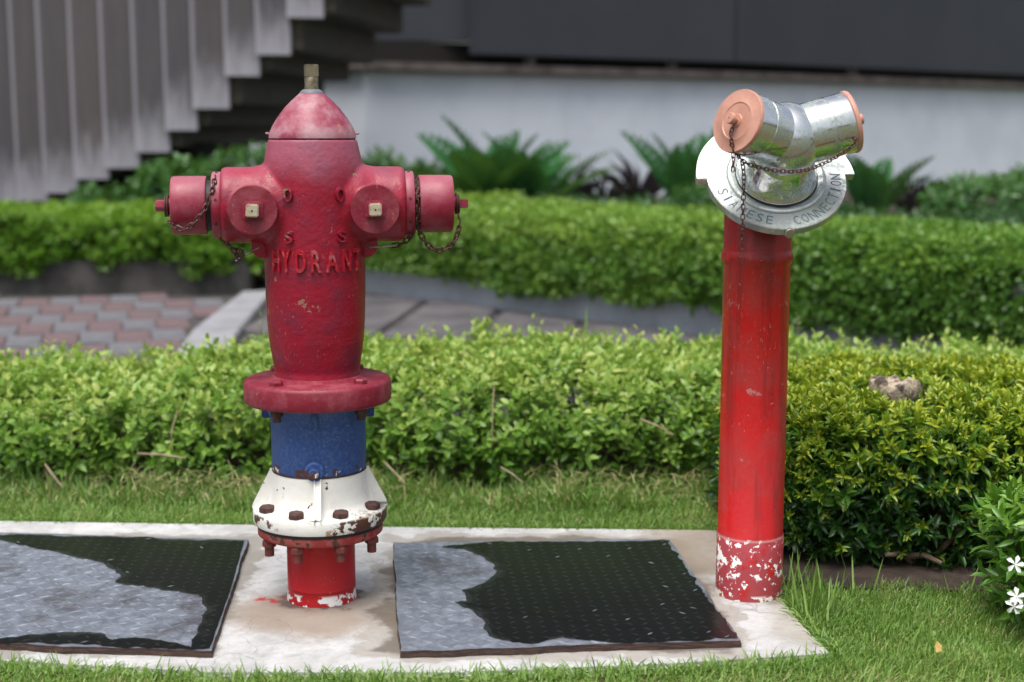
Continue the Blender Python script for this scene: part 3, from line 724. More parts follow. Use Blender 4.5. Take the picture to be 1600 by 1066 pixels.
for k in range(seg_):   # mitred top meeting the underside of the plate
    a = 2*math.pi*k/seg_; x, y = .0708*math.cos(a), .0708*math.sin(a)
    q = PC-nn*.022; vs.append((x, y, q.z-((x-q.x)*nn.x+(y-q.y)*nn.y)/nn.z))
n = len(prof)+1
for i in range(n-1):
    for k in range(seg_):
        k2 = (k+1) % seg_; fs.append((i*seg_+k, i*seg_+k2, (i+1)*seg_+k2, (i+1)*seg_+k))
fs.append(tuple(range(seg_))[::-1]); fs.append(tuple((n-1)*seg_+k for k in range(seg_)))
m.add(vs, fs); pipe = m.build('pipe', M['pipe'], spi, 50)
# plate with the two ears
pts = []
for q in np.linspace(180, 360, 61): pts.append((.1425*math.cos(R(q)), .1425*math.sin(R(q))))
for q in np.linspace(0, 180, 61): pts.append((.163*math.cos(R(q)), .163*math.sin(R(q))))
m = MB(); n = len(pts)
m.add([(x, y, 0) for x, y in pts]+[(x, y, -.019) for x, y in pts], [tuple(range(n)), tuple(range(2*n-1, n-1, -1))]+[(i, i+n, (i+1) % n+n, (i+1) % n) for i in range(n)], PM)
plate = m.build('collar_plate', M['plate'], spi, 30, .0012)
m = MB(); m.lathe([(.02, .0005), (.102, .0005), (.1005, .003), (.0965, .0055), (.092, .0045), (.087, .0015), (.084, .0012), (.02, .0012)], 96, PM); m.build('groove_ring', M['plate'], plate, 60)
def arc_text(txt, a0, a1):
    for i, ch in enumerate(txt):
        a = R(a0+(a1-a0)*i/(len(txt)-1)); vs, fs = char_geo(ch, 1., .02, 1.)
        xs = [v[0] for v in vs]; ys = [v[1] for v in vs]; cx = (min(xs)+max(xs))/2; cy = (min(ys)+max(ys))/2
        wdt = .004 if ch == 'I' else (.0155 if ch in 'MN' else .0125)
        kx = wdt/(max(xs)-min(xs)); ky = .022/(max(ys)-min(ys)); c = Vector((.1215*math.cos(a), .1215*math.sin(a)))
        inward = -c.normalized(); rt = Vector((inward.y, -inward.x))
        lt = MB(); lt.add([(c.x+rt.x*(x-cx)*kx+inward.x*(y-cy)*ky, c.y+rt.y*(x-cx)*kx+inward.y*(y-cy)*ky, .0001+z*.01) for x, y, z in vs], fs, PM); lt.build('letter', M['engrave'], plate, 0)
arc_text('SIAMESE', 198, 254); arc_text('CONNECTION', 280, 357)
# swivel neck, ball and two inlets
m = MB(); m.lathe([(.04, .001), (.0815, .001), (.0828, .004), (.0825, .009), (.080, .011), (.0785, .016), (.0765, .022), (.0745, .034), (.0715, .046), (.0690, .060), (.0670, .080), (.05, .10)], 80, PM); neck = m.build('swivel_neck', M['chrome'], spi, 60)
m = MB(); m.lathe([(.06, .0015), (.0845, .0015), (.0845, .0032), (.06, .0032)], 64, PM); m.build('seal', M['black'], neck)
BC = Vector((.540, 2.845, at(1225, 218, 2.845).z))-SPR
m = MB(); m.lathe([(.0735*math.sin(R(q)), .0735*math.cos(R(q))*-1) for q in np.linspace(2, 178, 40)], 64, Matrix.Translation(BC)); m.build('body', M['chrome'], spi, 80)
def inlet(d, name, kn):
    d = Vector(d).normalized(); T = aim(BC, d); TC = T @ Matrix.Translation((0, 0, -.0075))
    m = MB(); m.lathe([(.03, .0), (.0605, .01), (.0605, .088), (.0598, .0885), (.0598, .0905), (.0610, .091), (.0612, .1265), (.0605, .129), (.03, .129)], 72, T); o = m.build('inlet', M['chrome'], spi, 50)
    m = MB(); m.lathe([(.03, .1368), (.0610, .1368), (.0628, .1385), (.0630, .1435), (.0615, .1465), (.0400, .1468), (.0385, .1478), (.0365, .1478), (.0350, .1465), (.014, .1465), (.012, .149), (.0045, .149)], 72, TC); c = m.build('inlet_cap', M['copper'], spi, 40)
    m = MB(); m.lathe([(.0065, .146), (.0065, .1575), (.0105, .158), (.0110, .160), (.0110, .1665), (.0098, .168), (.003, .168)], 28, TC); m.build('knob', M['copper'], c)
    m = MB(); m.lathe([(.0014, .1679), (.0014, .1684), (.0004, .1684)], 10, TC); m.build('knob_hole', M['black'], c)
    return TC
T1 = inlet((-.775, -.57, .26), 'l', 1); T2 = inlet((.955, .06, .25), 'r', 1)
k1 = (T1 @ Vector((0, 0, .155)))+SPR; k2 = (T2 @ Vector((0, 0, .155)))+SPR
sf = lambda px, py, Y: at(px, py, Y)
Y1 = k1.y
chain(spi, SPR, [k1+Vector((0, -.004, -.010)), sf(1142, 208, Y1-.006), sf(1143, 222, Y1-.010), sf(1146, 235, Y1-.010)], .0105, .0062, .00115, M['chain'])
chain(spi, SPR, [sf(1145, 232, Y1-.010), sf(1146, 248, Y1-.008), sf(1145, 268, Y1-.006)], .0115, .0066, .00115, M['chain'], 30)
m = MB(); m.tube([sf(1140, 226, Y1)-SPR, sf(1147, 231, Y1-.006)-SPR, sf(1151, 238, Y1)-SPR], .0016, 6); m.build('wire_knot', M['chain'], spi)
bodyY = 2.775
chain(spi, SPR, [sf(1147, 235, Y1-.010), sf(1156, 247, 2.775), sf(1168, 256, 2.775), sf(1190, 263, 2.768), sf(1215, 267, 2.763), sf(1240, 268, 2.762), sf(1265, 264, 2.765), sf(1290, 254, 2.768), sf(1312, 242, 2.775), sf(1328, 231, 2.785), sf(1337, 219, 2.795), sf(1338, 207, k2.y-.01), k2+Vector((.002, -.008, -.008))], .0110, .0064, .0012, M['chain'])
chain(spi, SPR, [sf(1159, 250, 2.785), sf(1162, 270, 2.783), sf(1162, 295, 2.783), sf(1161, 325, 2.783), sf(1160, 355, 2.783), sf(1159, 389, 2.783)], .0125, .0072, .0012, M['chain'])
d = (Vector((.12, -1, -.35))).normalized(); p = sf(1232, 362, 2.835)-SPR
m = MB(); m.lathe([(.0075, -.02), (.0075, .002), (.0100, .003), (.0108, .005), (.0105, .010), (.0090, .0115), (.003, .012)], 24, aim(p, d)); m.build('set_screw', M['screw'], plate)

# ================================================================== STEEL COVERS AND PUDDLES
ZT = .014
def cover(corners, label, seed):
    c0 = sum((Vector((*c, 0)) for c in corners), Vector())/4
    root = empty('steel_cover', c0); tag(root, label, 'access cover', 'steel covers set on the concrete pad')
    rs = random.Random(seed); out = []
    for i in range(4):
        a = Vector((*corners[i], 0)); b_ = Vector((*corners[(i+1) % 4], 0)); n = 40; nrm = (b_-a).normalized().cross(Vector((0, 0, 1)))
        front = (i == 0)
        for k in range(n):
            p = a.lerp(b_, k/n); j = noise.noise(p*9+Vector((seed, 0, 0)))*.004+noise.noise(p*40)*.0018
            if front: j = j*2.2+.0025*noise.noise(p*90)
            out.append(p+nrm*j-c0)
    n = len(out); m = MB()
    m.add([(p.x, p.y, ZT+.001*noise.noise(p*12)) for p in out]+[(p.x, p.y, .001) for p in out], [(i, i+n, (i+1) % n+n, (i+1) % n) for i in range(n)])
    m.build('rusty_edge', M['rustedge'], root, 0)
    # rust lamination strip just under the top
    m = MB(); m.add([(p.x*1.004, p.y*1.004, ZT-.005+.0015*noise.noise(p*30)) for p in out]+[(p.x*1.004, p.y*1.004, .001) for p in out], [(i, i+n, (i+1) % n+n, (i+1) % n) for i in range(n)]+[tuple(range(n))])
    m.build('rust_layer', M['rustedge'], root, 0)
    m = MB(); m.add([(p.x, p.y, ZT) for p in out], [tuple(range(n))]); m.build('top_plate', M['steel'], root, 0)
    # raised tread lozenges
    A, B, D = [Vector((*corners[i], 0))-c0 for i in (0, 1, 3)]
    eu, ev = B-A, D-A; nu, nv = int(eu.length/.029), int(ev.length/.029); t = MB()
    for i in range(nu):
        for j in range(nv):
            fu, fv = (i+.75)/(nu+.5), (j+.75)/(nv+.5); C_ = Vector((*corners[2], 0))-c0; p = (A.lerp(B, fu)).lerp(D.lerp(C_, fu), fv); q = R(45 if (i+j) % 2 else -45)+R(rs.uniform(-2, 2))+math.atan2(eu.y, eu.x)
            l_, w_, h_ = .0155, .0052, .00155 if rs.random() < .96 else .0018
            t.add([(-l_, 0, 0), (0, -w_, 0), (l_, 0, 0), (0, w_, 0), (-l_*.55, 0, h_), (0, -w_*.4, h_), (l_*.55, 0, h_), (0, w_*.4, h_)],
                  [(0, 1, 5, 4), (1, 2, 6, 5), (2, 3, 7, 6), (3, 0, 4, 7), (4, 5, 6, 7)], Matrix.Translation((p.x, p.y, ZT-.0001)) @ Matrix.Rotation(q, 4, 'Z'))
    o = t.build('tread_pattern', M['steel'], root, 35); o['kind'] = 'stuff'
    return root
G = lambda px, py: tuple(ground(px, py, ZT)[:2])
cover([G(626, 1018), G(1157, 1001), G(1046, 842), G(614, 848)], 'square rusty tread-plate cover right of the hydrant, mostly under dark water', 3)
cl0 = Vector((*G(0, 1006), 0)); cl1 = Vector((*G(331, 1017), 0)); cl2 = Vector((*G(388, 843), 0)); cl3 = Vector((*G(0, 832), 0))
ext = lambda a, b_, k: tuple((b_+(a-b_)*k)[:2])
cover([ext(cl0, cl1, 1.85), tuple(cl1[:2]), tuple(cl2[:2]), ext(cl3, cl2, 1.19)], 'tread-plate steel cover left of the hydrant, pale with a dark wet border', 5)
SIGN = 1
EDGE = [ground(x, y, ZT) for x, y in ((614, 848), (626, 1018), (1157, 1001), (1046, 842), (388, 843), (331, 1017))]
def near_edge(p):
    for a, b_ in ((0, 1), (1, 2), (2, 3), (3, 0), (4, 5)):
        A_, B_ = EDGE[a], EDGE[b_]; t_ = (B_-A_).normalized(); q = p-A_; q.z = 0
        if (q-t_*q.dot(t_)).length < .035: return True
    return p.y > 3.34 or p.y < 2.68 and p.x < -.3
def puddle(pix, label, z=ZT+.0016):
    P = [ground(x, y, z) for x, y in pix]; out = []
    for i in range(len(P)):
        a, b_, = P[i], P[(i+1) % len(P)]; L = (b_-a).length; n = max(1, int(L/.006))
        for k in range(n):
            p = a.lerp(b_, k/n); j = .010*noise.noise(p*28)+.004*noise.noise(p*110)
            nr = (b_-a).normalized().cross(Vector((0, 0, 1)))
            out.append(p+nr*j*(1 if L < .35 else .15))
    c = sum(out, Vector())/len(out); m = MB(); m.add([p-c for p in out], [tuple(range(len(out)))])
    o = m.build('puddle', M['water'], None, 0, 0, c)
    for k, (wdt, zz) in enumerate(((.009, -.0004), (.018, -.0008))):
        ring = []
        for i in range(len(out)):
            t_ = (out[(i+2) % len(out)]-out[i-2]).normalized(); nr = t_.cross(Vector((0, 0, 1))); p = out[i]
            lim = (wdt*(1+1.2*noise.noise(p*35+Vector((k*7, 0, 0))))) if not near_edge(p) else 0
            q = p+nr*SIGN*lim-c; q.z = zz; ring.append(q)
        m = MB(); m.add(ring, [tuple(range(len(ring)))]); m.build('damp_rim', M['damp'], o, 0)
    tag(o, label, 'puddle', 'rainwater lying on the steel covers')
    return o
cR = lambda L: [(560+x/2, 790+y/2) for x, y in L]
puddle(cR([(400, 112), (560, 112), (940, 108), (966, 110), (1020, 185), (1110, 312), (1184, 410), (1000, 424), (850, 430), (700, 420), (640, 412), (560, 428), (480, 428), (405, 405), (388, 350), (345, 322), (300, 300), (340, 298), (325, 265), (395, 240), (435, 205), (400, 160), (330, 135), (260, 128)]),
       'dark still rainwater covering most of the right steel cover')
cL = lambda L: [(x/2.5, 790+y/2.5) for x, y in L]
puddle(cL([(-330, 108), (0, 112), (500, 122), (955, 136), (900, 330), (818, 560), (600, 555), (0, 532), (-420, 520), (-380, 500), (0, 520), (80, 508), (200, 497), (330, 488), (400, 495), (440, 520), (530, 515), (640, 520), (745, 553), (775, 500), (790, 440), (803, 385), (780, 345), (700, 336), (600, 322), (520, 310), (455, 300), (468, 265), (400, 222), (300, 205), (230, 178), (100, 155), (0, 135), (-330, 128)]),
       'dark rainwater ringing the pale dry middle of the left steel cover')

# ================================================================== VEGETATION
def in_poly(x, y, poly, grow=0.):
    inside = np.zeros(len(x), bool); n = len(poly)
    for i in range(n):
        x0, y0 = poly[i]; x1, y1 = poly[(i+1) % n]
        c = ((y0 > y) != (y1 > y)) & (x < (x1-x0)*(y-y0)/(y1-y0+1e-12)+x0); inside ^= c
    return inside
# --- grass
def grass(name, n, x0, x1, y0, y1, h0, h1, keep=None, tint0=.5, soil=None):
    x = rng.uniform(x0, x1, n); y = rng.uniform(y0, y1, n)
    k = ~in_poly(x, y, SLAB)
    if keep is not None: k &= keep(x, y)
    x, y = x[k], y[k]; n = len(x)
    cl = nz(x, y, 9, 1.); cl2 = nz(x, y, 3, 5.)
    h = rng.uniform(h0, h1, n)*(1+.5*cl)*(1+.2*cl2)
    az = rng.uniform(0, 6.28, n); lean = rng.uniform(.1, 1.9, n)**1.2
    D = np.stack([np.cos(az)*lean, np.sin(az)*lean, np.ones(n)], 1)
    N = np.stack([np.cos(az+.3), np.sin(az+.3), -lean*.5], 1)*-1
    tint = np.clip(tint0+.16*cl2+rng.normal(0, .13, n), 0, .84)
    dry = rng.random(n) < .06+.10*np.clip(cl*2, 0, 1); dry = rng.random(n) < .10+.35*np.clip(cl*2-.1+cl2, 0, 1); tint[dry] = rng.uniform(.88, 1, dry.sum())
    P = np.stack([x, y, np.full(n, -.016)], 1)
    o = leaves(name, P, D, N, h*np.where(dry, .7, 1.), rng.uniform(.0014, .0030, n), tint, L_grass, None, TB, FB, bend=rng.uniform(.1, .6, n))
    tag(o, kind='stuff'); return o
soilf = lambda x, y: ~((x > .57+.03*np.sin(y*40)) & (y > 3.04+.018*np.sin(x*31)+.012*np.sin(x*77)) & (y < 4))
tag(grass('front_grass', 62000, -1.5, 1.55, 2.22, 2.66, .014, .042, tint0=.56), 'short green lawn grass along the front edge of the concrete pad', 'grass')
tag(grass('side_grass', 52000, .50, 1.6, 2.55, 3.12, .014, .046, soilf, .48), 'patchy lawn grass right of the concrete pad below the dark shrub', 'grass')
tag(grass('back_grass', 108000, -2.4, 1.25, 3.44, 4.12, .018, .055, lambda x, y: soilf(x, y) & ~((x > .55)), .48), 'strip of lawn grass between the concrete pad and the light hedge', 'grass')
def tall_grass():
    n = 14000; x = rng.uniform(-1.75, 1.2, n); y = rng.uniform(3.68, 3.92, n); c = nz(x, y*2, 4, 15.); k = (c > rng.uniform(-.5, .25, n)) & ~((x > .55) & (y < 4)); x, y, c = x[k], y[k], c[k]; n = len(x)
    az = rng.uniform(0, 6.28, n); ln = rng.uniform(.05, .9, n)
    o = leaves('tall_grass', np.stack([x, y, np.full(n, -.01)], 1), np.stack([np.cos(az)*ln, np.sin(az)*ln, np.ones(n)], 1), np.tile([.2, -1., .3], (n, 1)), rng.uniform(.035, .095, n)*(1+c), rng.uniform(.0025, .0045, n), np.where(rng.random(n) < .2, .97, np.clip(rng.normal(.45, .15, n), 0, .85)), L_grass, None, TB, FB, bend=rng.uniform(.1, .7, n))
    tag(o, 'longer wild grass growing up into the foot of the light hedge', 'grass', kind='stuff')
tall_grass()
# blades spilling over the pad edges
def edge_blades():
    P = []; D = []
    ring = SLAB; n = len(ring)
    for i in range(n):
        a, b_ = Vector((*ring[i], 0)), Vector((*ring[(i+1) % n], 0)); L = (b_-a).length; nr = (b_-a).normalized().cross(Vector((0, 0, 1)))
        if a.x < -1.9 and b_.x < -1.9: continue
        for k in range(int(L*900)):
            p = a.lerp(b_, random.random())+nr*random.uniform(0, .025); inw = -nr*random.uniform(-.2, .9)
            P.append((p.x, p.y, -.01)); D.append((inw.x+random.gauss(0, .4), inw.y+random.gauss(0, .4), random.uniform(.5, 1.1)))
    P = np.array(P); D = np.array(D); n = len(P)
    o = leaves('edge_grass', P, D, np.tile([0, -1., .3], (n, 1))+rng.normal(0, .3, (n, 3)), rng.uniform(.025, .06, n), rng.uniform(.0022, .0036, n), np.clip(rng.normal(.58, .14, n), 0, .85), L_grass, None, TB, FB, bend=rng.uniform(.2, .8, n))
    tag(o, 'fringe of grass blades creeping over the rim of the concrete pad', 'grass', kind='stuff')
edge_blades()
# tall weeds by the standpipe foot
def tuft(x, y, n, h, label, seed, tint=.6, wd=.0055, z=-.016, group=None, spread=.03):
    r = np.random.default_rng(seed); az = r.uniform(0, 6.28, n); ln = r.uniform(.05, .7, n)
    P = np.stack([x+r.normal(0, spread, n), y+r.normal(0, spread, n), np.full(n, z)], 1)
    root = empty('grass_tuft', (x, y, z)); tag(root, label, 'grass tuft', group)
    D = np.stack([np.cos(az)*ln, np.sin(az)*ln, np.ones(n)], 1); N = np.stack([-np.cos(az), -np.sin(az), ln], 1)
    P[:, :3] -= np.array([x, y, z])
    single_leaves('blade', P, D, N, h*r.uniform(.5, 1.1, n), np.full(n, wd), np.clip(r.normal(tint, .1, n), 0, .84), L_grass, root, TB, FB)
p = ground(1275, 965, -.016); tuft(p.x, p.y, 26, .12, 'tuft of long bright grass blades at the right edge of the pad beside the standpipe', 1)
p = ground(1240, 930, -.016); tuft(p.x+.02, p.y, 16, .10, 'tuft of long grass blades leaning out behind the foot of the standpipe', 2)
p = ground(1345, 935, -.016); tuft(p.x, p.y, 7, .10, 'few upright grass blades in front of the bare soil under the shrub', 3)
p = ground(1460, 930, -.016); tuft(p.x, p.y, 6, .08, 'short upright blades below the middle of the dark shrub', 4)
p = ground(1410, 1010, -.016); tuft(p.x, p.y, 5, .09, 'broad grass blades lying on the lawn beside the fallen yellow leaf', 5, wd=.007)
# fallen leaf
T1c = T8.copy(); me = tri_mesh('fallen_leaf', T1c*np.array([.048, .018, .03]), F8, np.ones(8), M['dryleaf'])
o = link('fallen_leaf', me, None, ground(1463, 1020, .026)); o.rotation_euler = (R(38), R(-10), R(66)); tag(o, 'small pale yellow fallen leaf lying on the lawn', 'leaf')

# --- near hedge
hedge = empty('hedge', (0, 4.3, 0)); tag(hedge, 'long light green clipped hedge right behind the concrete pad', 'hedge')
H0 = np.array([0, 4.3, 0])
def hh(x): return np.interp(x, [-2, -1.5, -1.1, -.7, 0, .6, 1.2, 3], [.215, .21, .215, .265, .27, .265, .24, .24])
def hedge_pts(n, x0, x1, yf, yb, hfun, zlo, dep, nsc=5):
    """points on a hedge's rounded front and top, pushed in by a random depth; returns points and outward normals"""
    x = rng.uniform(x0, x1, n); H = hfun(x); lf_ = .9*H; tot = lf_+(yb-yf)
    s = rng.uniform(0, 1, n)*tot; onf = s < lf_
    t = np.where(onf, s/lf_, (s-lf_)/(yb-yf))
    rr = .10
    y = np.where(onf, yf+np.clip(t-.6, 0, 1)**2*.5*rr*4, yf+.06+t*(yb-yf-.06)); z = np.where(onf, zlo+t*(H-zlo), H-.03*np.clip(.15-t, 0, 1)/.15-.02*np.clip(t-.8, 0, 1)*5)
    N = np.where(onf[:, None], np.stack([0*x, -np.ones(n), np.clip(t-.5, 0, 1)*2.2+.15], 1), np.stack([0*x, -.5*np.clip(.3-t, 0, 1)*3, np.ones(n)], 1)); N = nrmz(N)
    bumpy = .06*nz(x, y+z*1.7, nsc, 2.)+.018*nz(x, y+z*1.7, nsc*3, 3.)
    d = rng.exponential(dep, n)
    P = np.stack([x, y, z], 1)+N*(bumpy-d)[:, None]; P[:, 2] = np.maximum(P[:, 2], zlo*.6)
    return P, N, d, np.where(onf, t, 1.)
P, N, d, t = hedge_pts(9400, -2.65, 2.3, 3.89, 4.62, hh, .012, .034)
A = N*.8+np.array([0, 0, .75])+rng.normal(0, .4, P.shape)
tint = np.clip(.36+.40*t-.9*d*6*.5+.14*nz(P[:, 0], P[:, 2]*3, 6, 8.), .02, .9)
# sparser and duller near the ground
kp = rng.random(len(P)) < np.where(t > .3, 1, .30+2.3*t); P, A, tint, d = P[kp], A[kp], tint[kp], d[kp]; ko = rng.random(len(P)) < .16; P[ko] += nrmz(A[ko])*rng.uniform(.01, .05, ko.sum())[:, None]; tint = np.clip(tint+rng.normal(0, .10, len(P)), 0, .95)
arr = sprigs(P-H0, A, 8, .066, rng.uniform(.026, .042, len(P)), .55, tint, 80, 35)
# shoots standing above the top
ns = 260; xs = rng.uniform(-1.6, 2.1, ns); ys = rng.uniform(4.15, 4.58, ns)
Ps = np.stack([xs, ys, hh(xs)-.03], 1)-H0; As = np.stack([rng.normal(0, .22, ns), rng.normal(0, .22, ns), np.ones(ns)], 1)
hts = rng.uniform(.03, .11, ns)+.07*(rng.random(ns) < .2)
ar2 = sprigs(Ps, As, 8, hts, .029, .48, np.full(ns, .82), 70, 30)
arr = [np.concatenate([a, b_]) for a, b_ in zip(arr, ar2)]
px, py, f = project(arr[0]+H0)
vis = (px > 5) & (px < 1120) & (py > 520) & (py < 770) & ~((px > 385) & (px < 605))
score = np.where(vis, -(arr[0][:, 1])+rng.normal(0, .02, len(f)) + .6*(arr[1][:, 2] > -.2)*0, -99)
idx = np.argsort(-score)[:300]; rest = np.ones(len(f), bool); rest[idx] = False
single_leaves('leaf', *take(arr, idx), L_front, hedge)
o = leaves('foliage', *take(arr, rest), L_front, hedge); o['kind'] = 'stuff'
st = MB(); rs = random.Random(3)
for i in range(1500):
    x = rs.uniform(-1.7, 2.2); y = rs.uniform(4.02, 4.72); h = hh(x)*rs.uniform(.5, .95)
    a = Vector((x, y, -.01))-Vector(H0); b_ = a+Vector((rs.gauss(0, .05), rs.gauss(0, .05)-.02, h)); c = (a+b_)/2+Vector((rs.gauss(0, .015), rs.gauss(0, .015), 0))
    st.tube([a, c, b_], [.0026, .0018, .0010], 4)
for a, b_, h in zip(Ps, As, hts):
    v = Vector(a); dd = Vector(b_).normalized(); st.tube([v-dd*.05, v+dd*float(h)], [.0014, .0008], 4)
o = st.build('stems', M['bark'], hedge, 0); o['kind'] = 'stuff'
# straw and dry twigs caught in the hedge foot
def twig(px0, py0, px1, py1, Y, r, label):
    a, b_ = at(px0, py0, Y), at(px1, py1, Y-.02); c = (a+b_)/2+Vector((0, -.01, .006))
    m = MB(); m.tube([Vector(), c-a, b_-a], [r, r*1.1, r*.6], 6); o = m.build('dry_twig', M['twig'], None, 50, 0, a); tag(o, label, 'twig', 'dead twigs caught in the hedge')
twig(215, 709, 290, 716, 3.82, .0034, 'long straight tan twig lying level in the hedge left of the hydrant')
twig(70, 725, 100, 765, 3.79, .003, 'leaning brown dead twig low in the hedge far left')
twig(600, 722, 640, 765, 3.79, .003, 'slanting pale dead twig in the grass just right of the hydrant')
twig(1000, 655, 1052, 680, 3.82, .003, 'brown twig sloping down in the hedge near the standpipe')
twig(782, 730, 818, 755, 3.77, .0026, 'short pale twig sloping in the grass between hydrant and standpipe')
twig(278, 640, 265, 700, 3.82, .002, 'thin upright bare stem in the hedge left of the hydrant')
twig(772, 600, 768, 700, 3.84, .002, 'thin upright bare stem rising in the hedge middle')
n = 6500; x = rng.uniform(-1.7, 1.2, n); y = rng.uniform(3.74, 3.92, n)
cl = nz(x, y*2, 3.5, 11.); k_ = (cl > -.02+rng.normal(0, .1, n)); x, y = x[k_], y[k_]; n = len(x); az = rng.uniform(0, 6.28, n); ln = rng.uniform(.2, 2.2, n)
o = leaves('straw', np.stack([x, y, rng.uniform(-.01, .06, n)], 1), np.stack([np.cos(az)*ln, np.sin(az)*ln, np.ones(n)], 1), np.tile([0, -1., .2], (n, 1)), rng.uniform(.03, .08, n), .0024, rng.choice([.3, .45, .93, .97, 1.], n), L_grass, None, TB, FB, bend=.5)
tag(o, 'dry straw and wild grass tangled along the foot of the light hedge', 'straw', kind='stuff')
for (px_, py_, h, Y, lab) in ((916, 475, .25, 4.45, 'tall straight thick grass stalk rising above the hedge near its middle'), (330, 520, .2, 4.15, 'broad grass blade leaning left above the hedge beside the hydrant'), (1050, 530, .14, 4.3, 'arching grass blade over the hedge left of the standpipe')):
    tip = at(px_, py_, Y); me = tri_mesh('grass_stalk', TB*np.array([1, 1, 1]), FB, np.full(7, .7), L_grass); o = link('grass_stalk', me)
    dx = {916: 0., 330: .07, 1050: -.05}[px_]; d_ = Vector((-dx, .02, h)); base = tip-d_; wv = Vector((1, 0, 0))*(.013 if px_ == 916 else .010); nv = wv.cross(d_)
    o.matrix_world = Matrix(((d_.x, wv.x, nv.x, base.x), (d_.y, wv.y, nv.y, base.y), (d_.z, wv.z, nv.z, base.z), (0, 0, 0, 1))); tag(o, lab, 'grass blade')

# --- dark shrub behind the standpipe with the stump
SH = np.array([1.05, 3.55, 0]); shrub = empty('shrub', SH)
tag(shrub, 'dense dark green shrub with yellow tips on bare soil right of the standpipe', 'shrub')
def blob(n, cx, cy, hx, hy, z0, z1, dep, pw=5.):
    """points on a rounded box (pw 2 = ellipsoid), pushed in by a random depth"""
    hz = (z1-z0)/2; ar = np.array([hy*hz, hy*hz, hx*hz, hx*hz, hx*hy]); fc = rng.choice(5, n, p=ar/ar.sum())
    q = rng.uniform(-1, 1, (n, 3))
    for k, (ax, sg) in enumerate(((0, -1), (0, 1), (1, -1), (1, 1), (2, 1))): q[fc == k, ax] = sg
    q = q/(np.abs(q)**pw).sum(1, keepdims=True)**(1/pw)
    N = nrmz(np.sign(q)*np.abs(q)**(pw-1)/np.array([hx, hy, hz]))
    P = np.stack([cx, cy, (z0+z1)/2])+q*np.array([hx, hy, hz])
    d = rng.exponential(dep, n); b_ = .03*nz(P[:, 0]+P[:, 1], P[:, 2]*1.5, 6, 4.)+.015*nz(P[:, 0], P[:, 2], 18, 6.)
    return P+N*(b_-d)[:, None], N, d
P, N, d = blob(5000, 1.20, 3.56, .625, .39, .0, .335, .03)
kp = ~((np.abs(P[:, 0]-.955) < .065) & (P[:, 1] > 3.32) & (P[:, 1] < 3.55) & (P[:, 2] > .28)); P, N, d = P[kp], N[kp], d[kp]
A = N*.9+np.array([0, 0, .45])+rng.normal(0, .38, P.shape)
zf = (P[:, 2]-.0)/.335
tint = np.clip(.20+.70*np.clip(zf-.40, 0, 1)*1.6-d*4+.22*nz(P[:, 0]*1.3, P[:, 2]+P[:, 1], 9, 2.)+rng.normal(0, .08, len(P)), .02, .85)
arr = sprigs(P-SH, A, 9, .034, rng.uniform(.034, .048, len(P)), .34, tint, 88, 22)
arr[5] = np.clip(arr[5]+0., 0, 1)
# small yellow rosettes at the tips
kt = (rng.random(len(P)) < np.clip(zf*1.35-.05, .15, .95)) & (d < .03)
tp = sprigs((P-SH)[kt]+nrmz(A[kt])*.036, A[kt], 7, .010, .025, .34, np.clip(.72+.2*zf[kt], 0, 1), 70, 25)
arr = [np.concatenate([a, b_]) for a, b_ in zip(arr, tp)]
px, py, f = project(arr[0]+SH); vis = (px > 1235) & (px < 1595) & (py > 550) & (py < 900) & (arr[3] > .028)
sc = np.where(vis, -arr[0][:, 1]+rng.normal(0, .03, len(f)), -99); idx = np.argsort(-sc)[:300]; rest = np.ones(len(f), bool); rest[idx] = False
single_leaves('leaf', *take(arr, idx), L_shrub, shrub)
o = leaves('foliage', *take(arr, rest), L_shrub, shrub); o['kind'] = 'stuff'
st = MB(); rs = random.Random(5)
for i in range(420):
    x, y = rs.uniform(.6, 1.6), rs.uniform(3.25, 3.9); a = Vector((x*.9+.1, 3.55+(y-3.55)*.75, -.01)); b_ = Vector((x+rs.gauss(0, .05), y, rs.uniform(.2, .38))); c = a.lerp(b_, .5)+Vector((rs.gauss(0, .03), rs.gauss(0, .03), 0)); o_ = Vector(SH)
    st.tube([a-o_, c-o_, b_-o_], [.005, .0035, .0015], 5)
o = st.build('branches', M['bark'], shrub, 0); o['kind'] = 'stuff'
for (x0, y0, z0, x1, y1, z1) in ((.98, 3.22, -.005, 1.03, 3.17, .09), (1.12, 3.25, -.01, 1.16, 3.14, .075), (.93, 3.2, .0, .86, 3.16, .03), (.90, 3.2, .015, .98, 3.13, .018)):
    m = MB(); a = Vector((x0, y0, z0)); b_ = Vector((x1, y1, z1)); m.tube([a-Vector(SH), a.lerp(b_, .5)+Vector((.01, 0, .01))-Vector(SH), b_-Vector(SH)], [.008, .007, .005], 7); m.build('stem', M['bark'], shrub)
# stump
c = at(1397, 601, 3.45); st = MB(); vs = []; fs = []; sg_ = 28; rows = [(0, .0), (.5, .05), (.62, .30), (.9, .36), (.8, c.z-.05), (1.05, c.z-.012), (1.0, c.z+.004), (.82, c.z+.012), (.4, c.z+.0), (.02, c.z+.006)]
for (r, z) in rows:
    for k in range(sg_):
        a = 2*math.pi*k/sg_; j = 1+.25*noise.noise(Vector((math.cos(a)*1.8, math.sin(a)*1.8, z*14)))+.12*noise.noise(Vector((math.cos(a)*5, math.sin(a)*5, z*40)))
        vs.append((.060*r*j*math.cos(a)*1.05 if r != 0 else .05*math.cos(a), (.045*r*j if r != 0 else .05)*math.sin(a), z+(.024*noise.noise(Vector((math.cos(a)*2.6*r, math.sin(a)*2.6*r, 5))) if z > .35 else 0)))
for i in range(len(rows)-1):
    for k in range(sg_):
        k2 = (k+1) % sg_; fs.append((i*sg_+k, i*sg_+k2, (i+1)*sg_+k2, (i+1)*sg_+k))
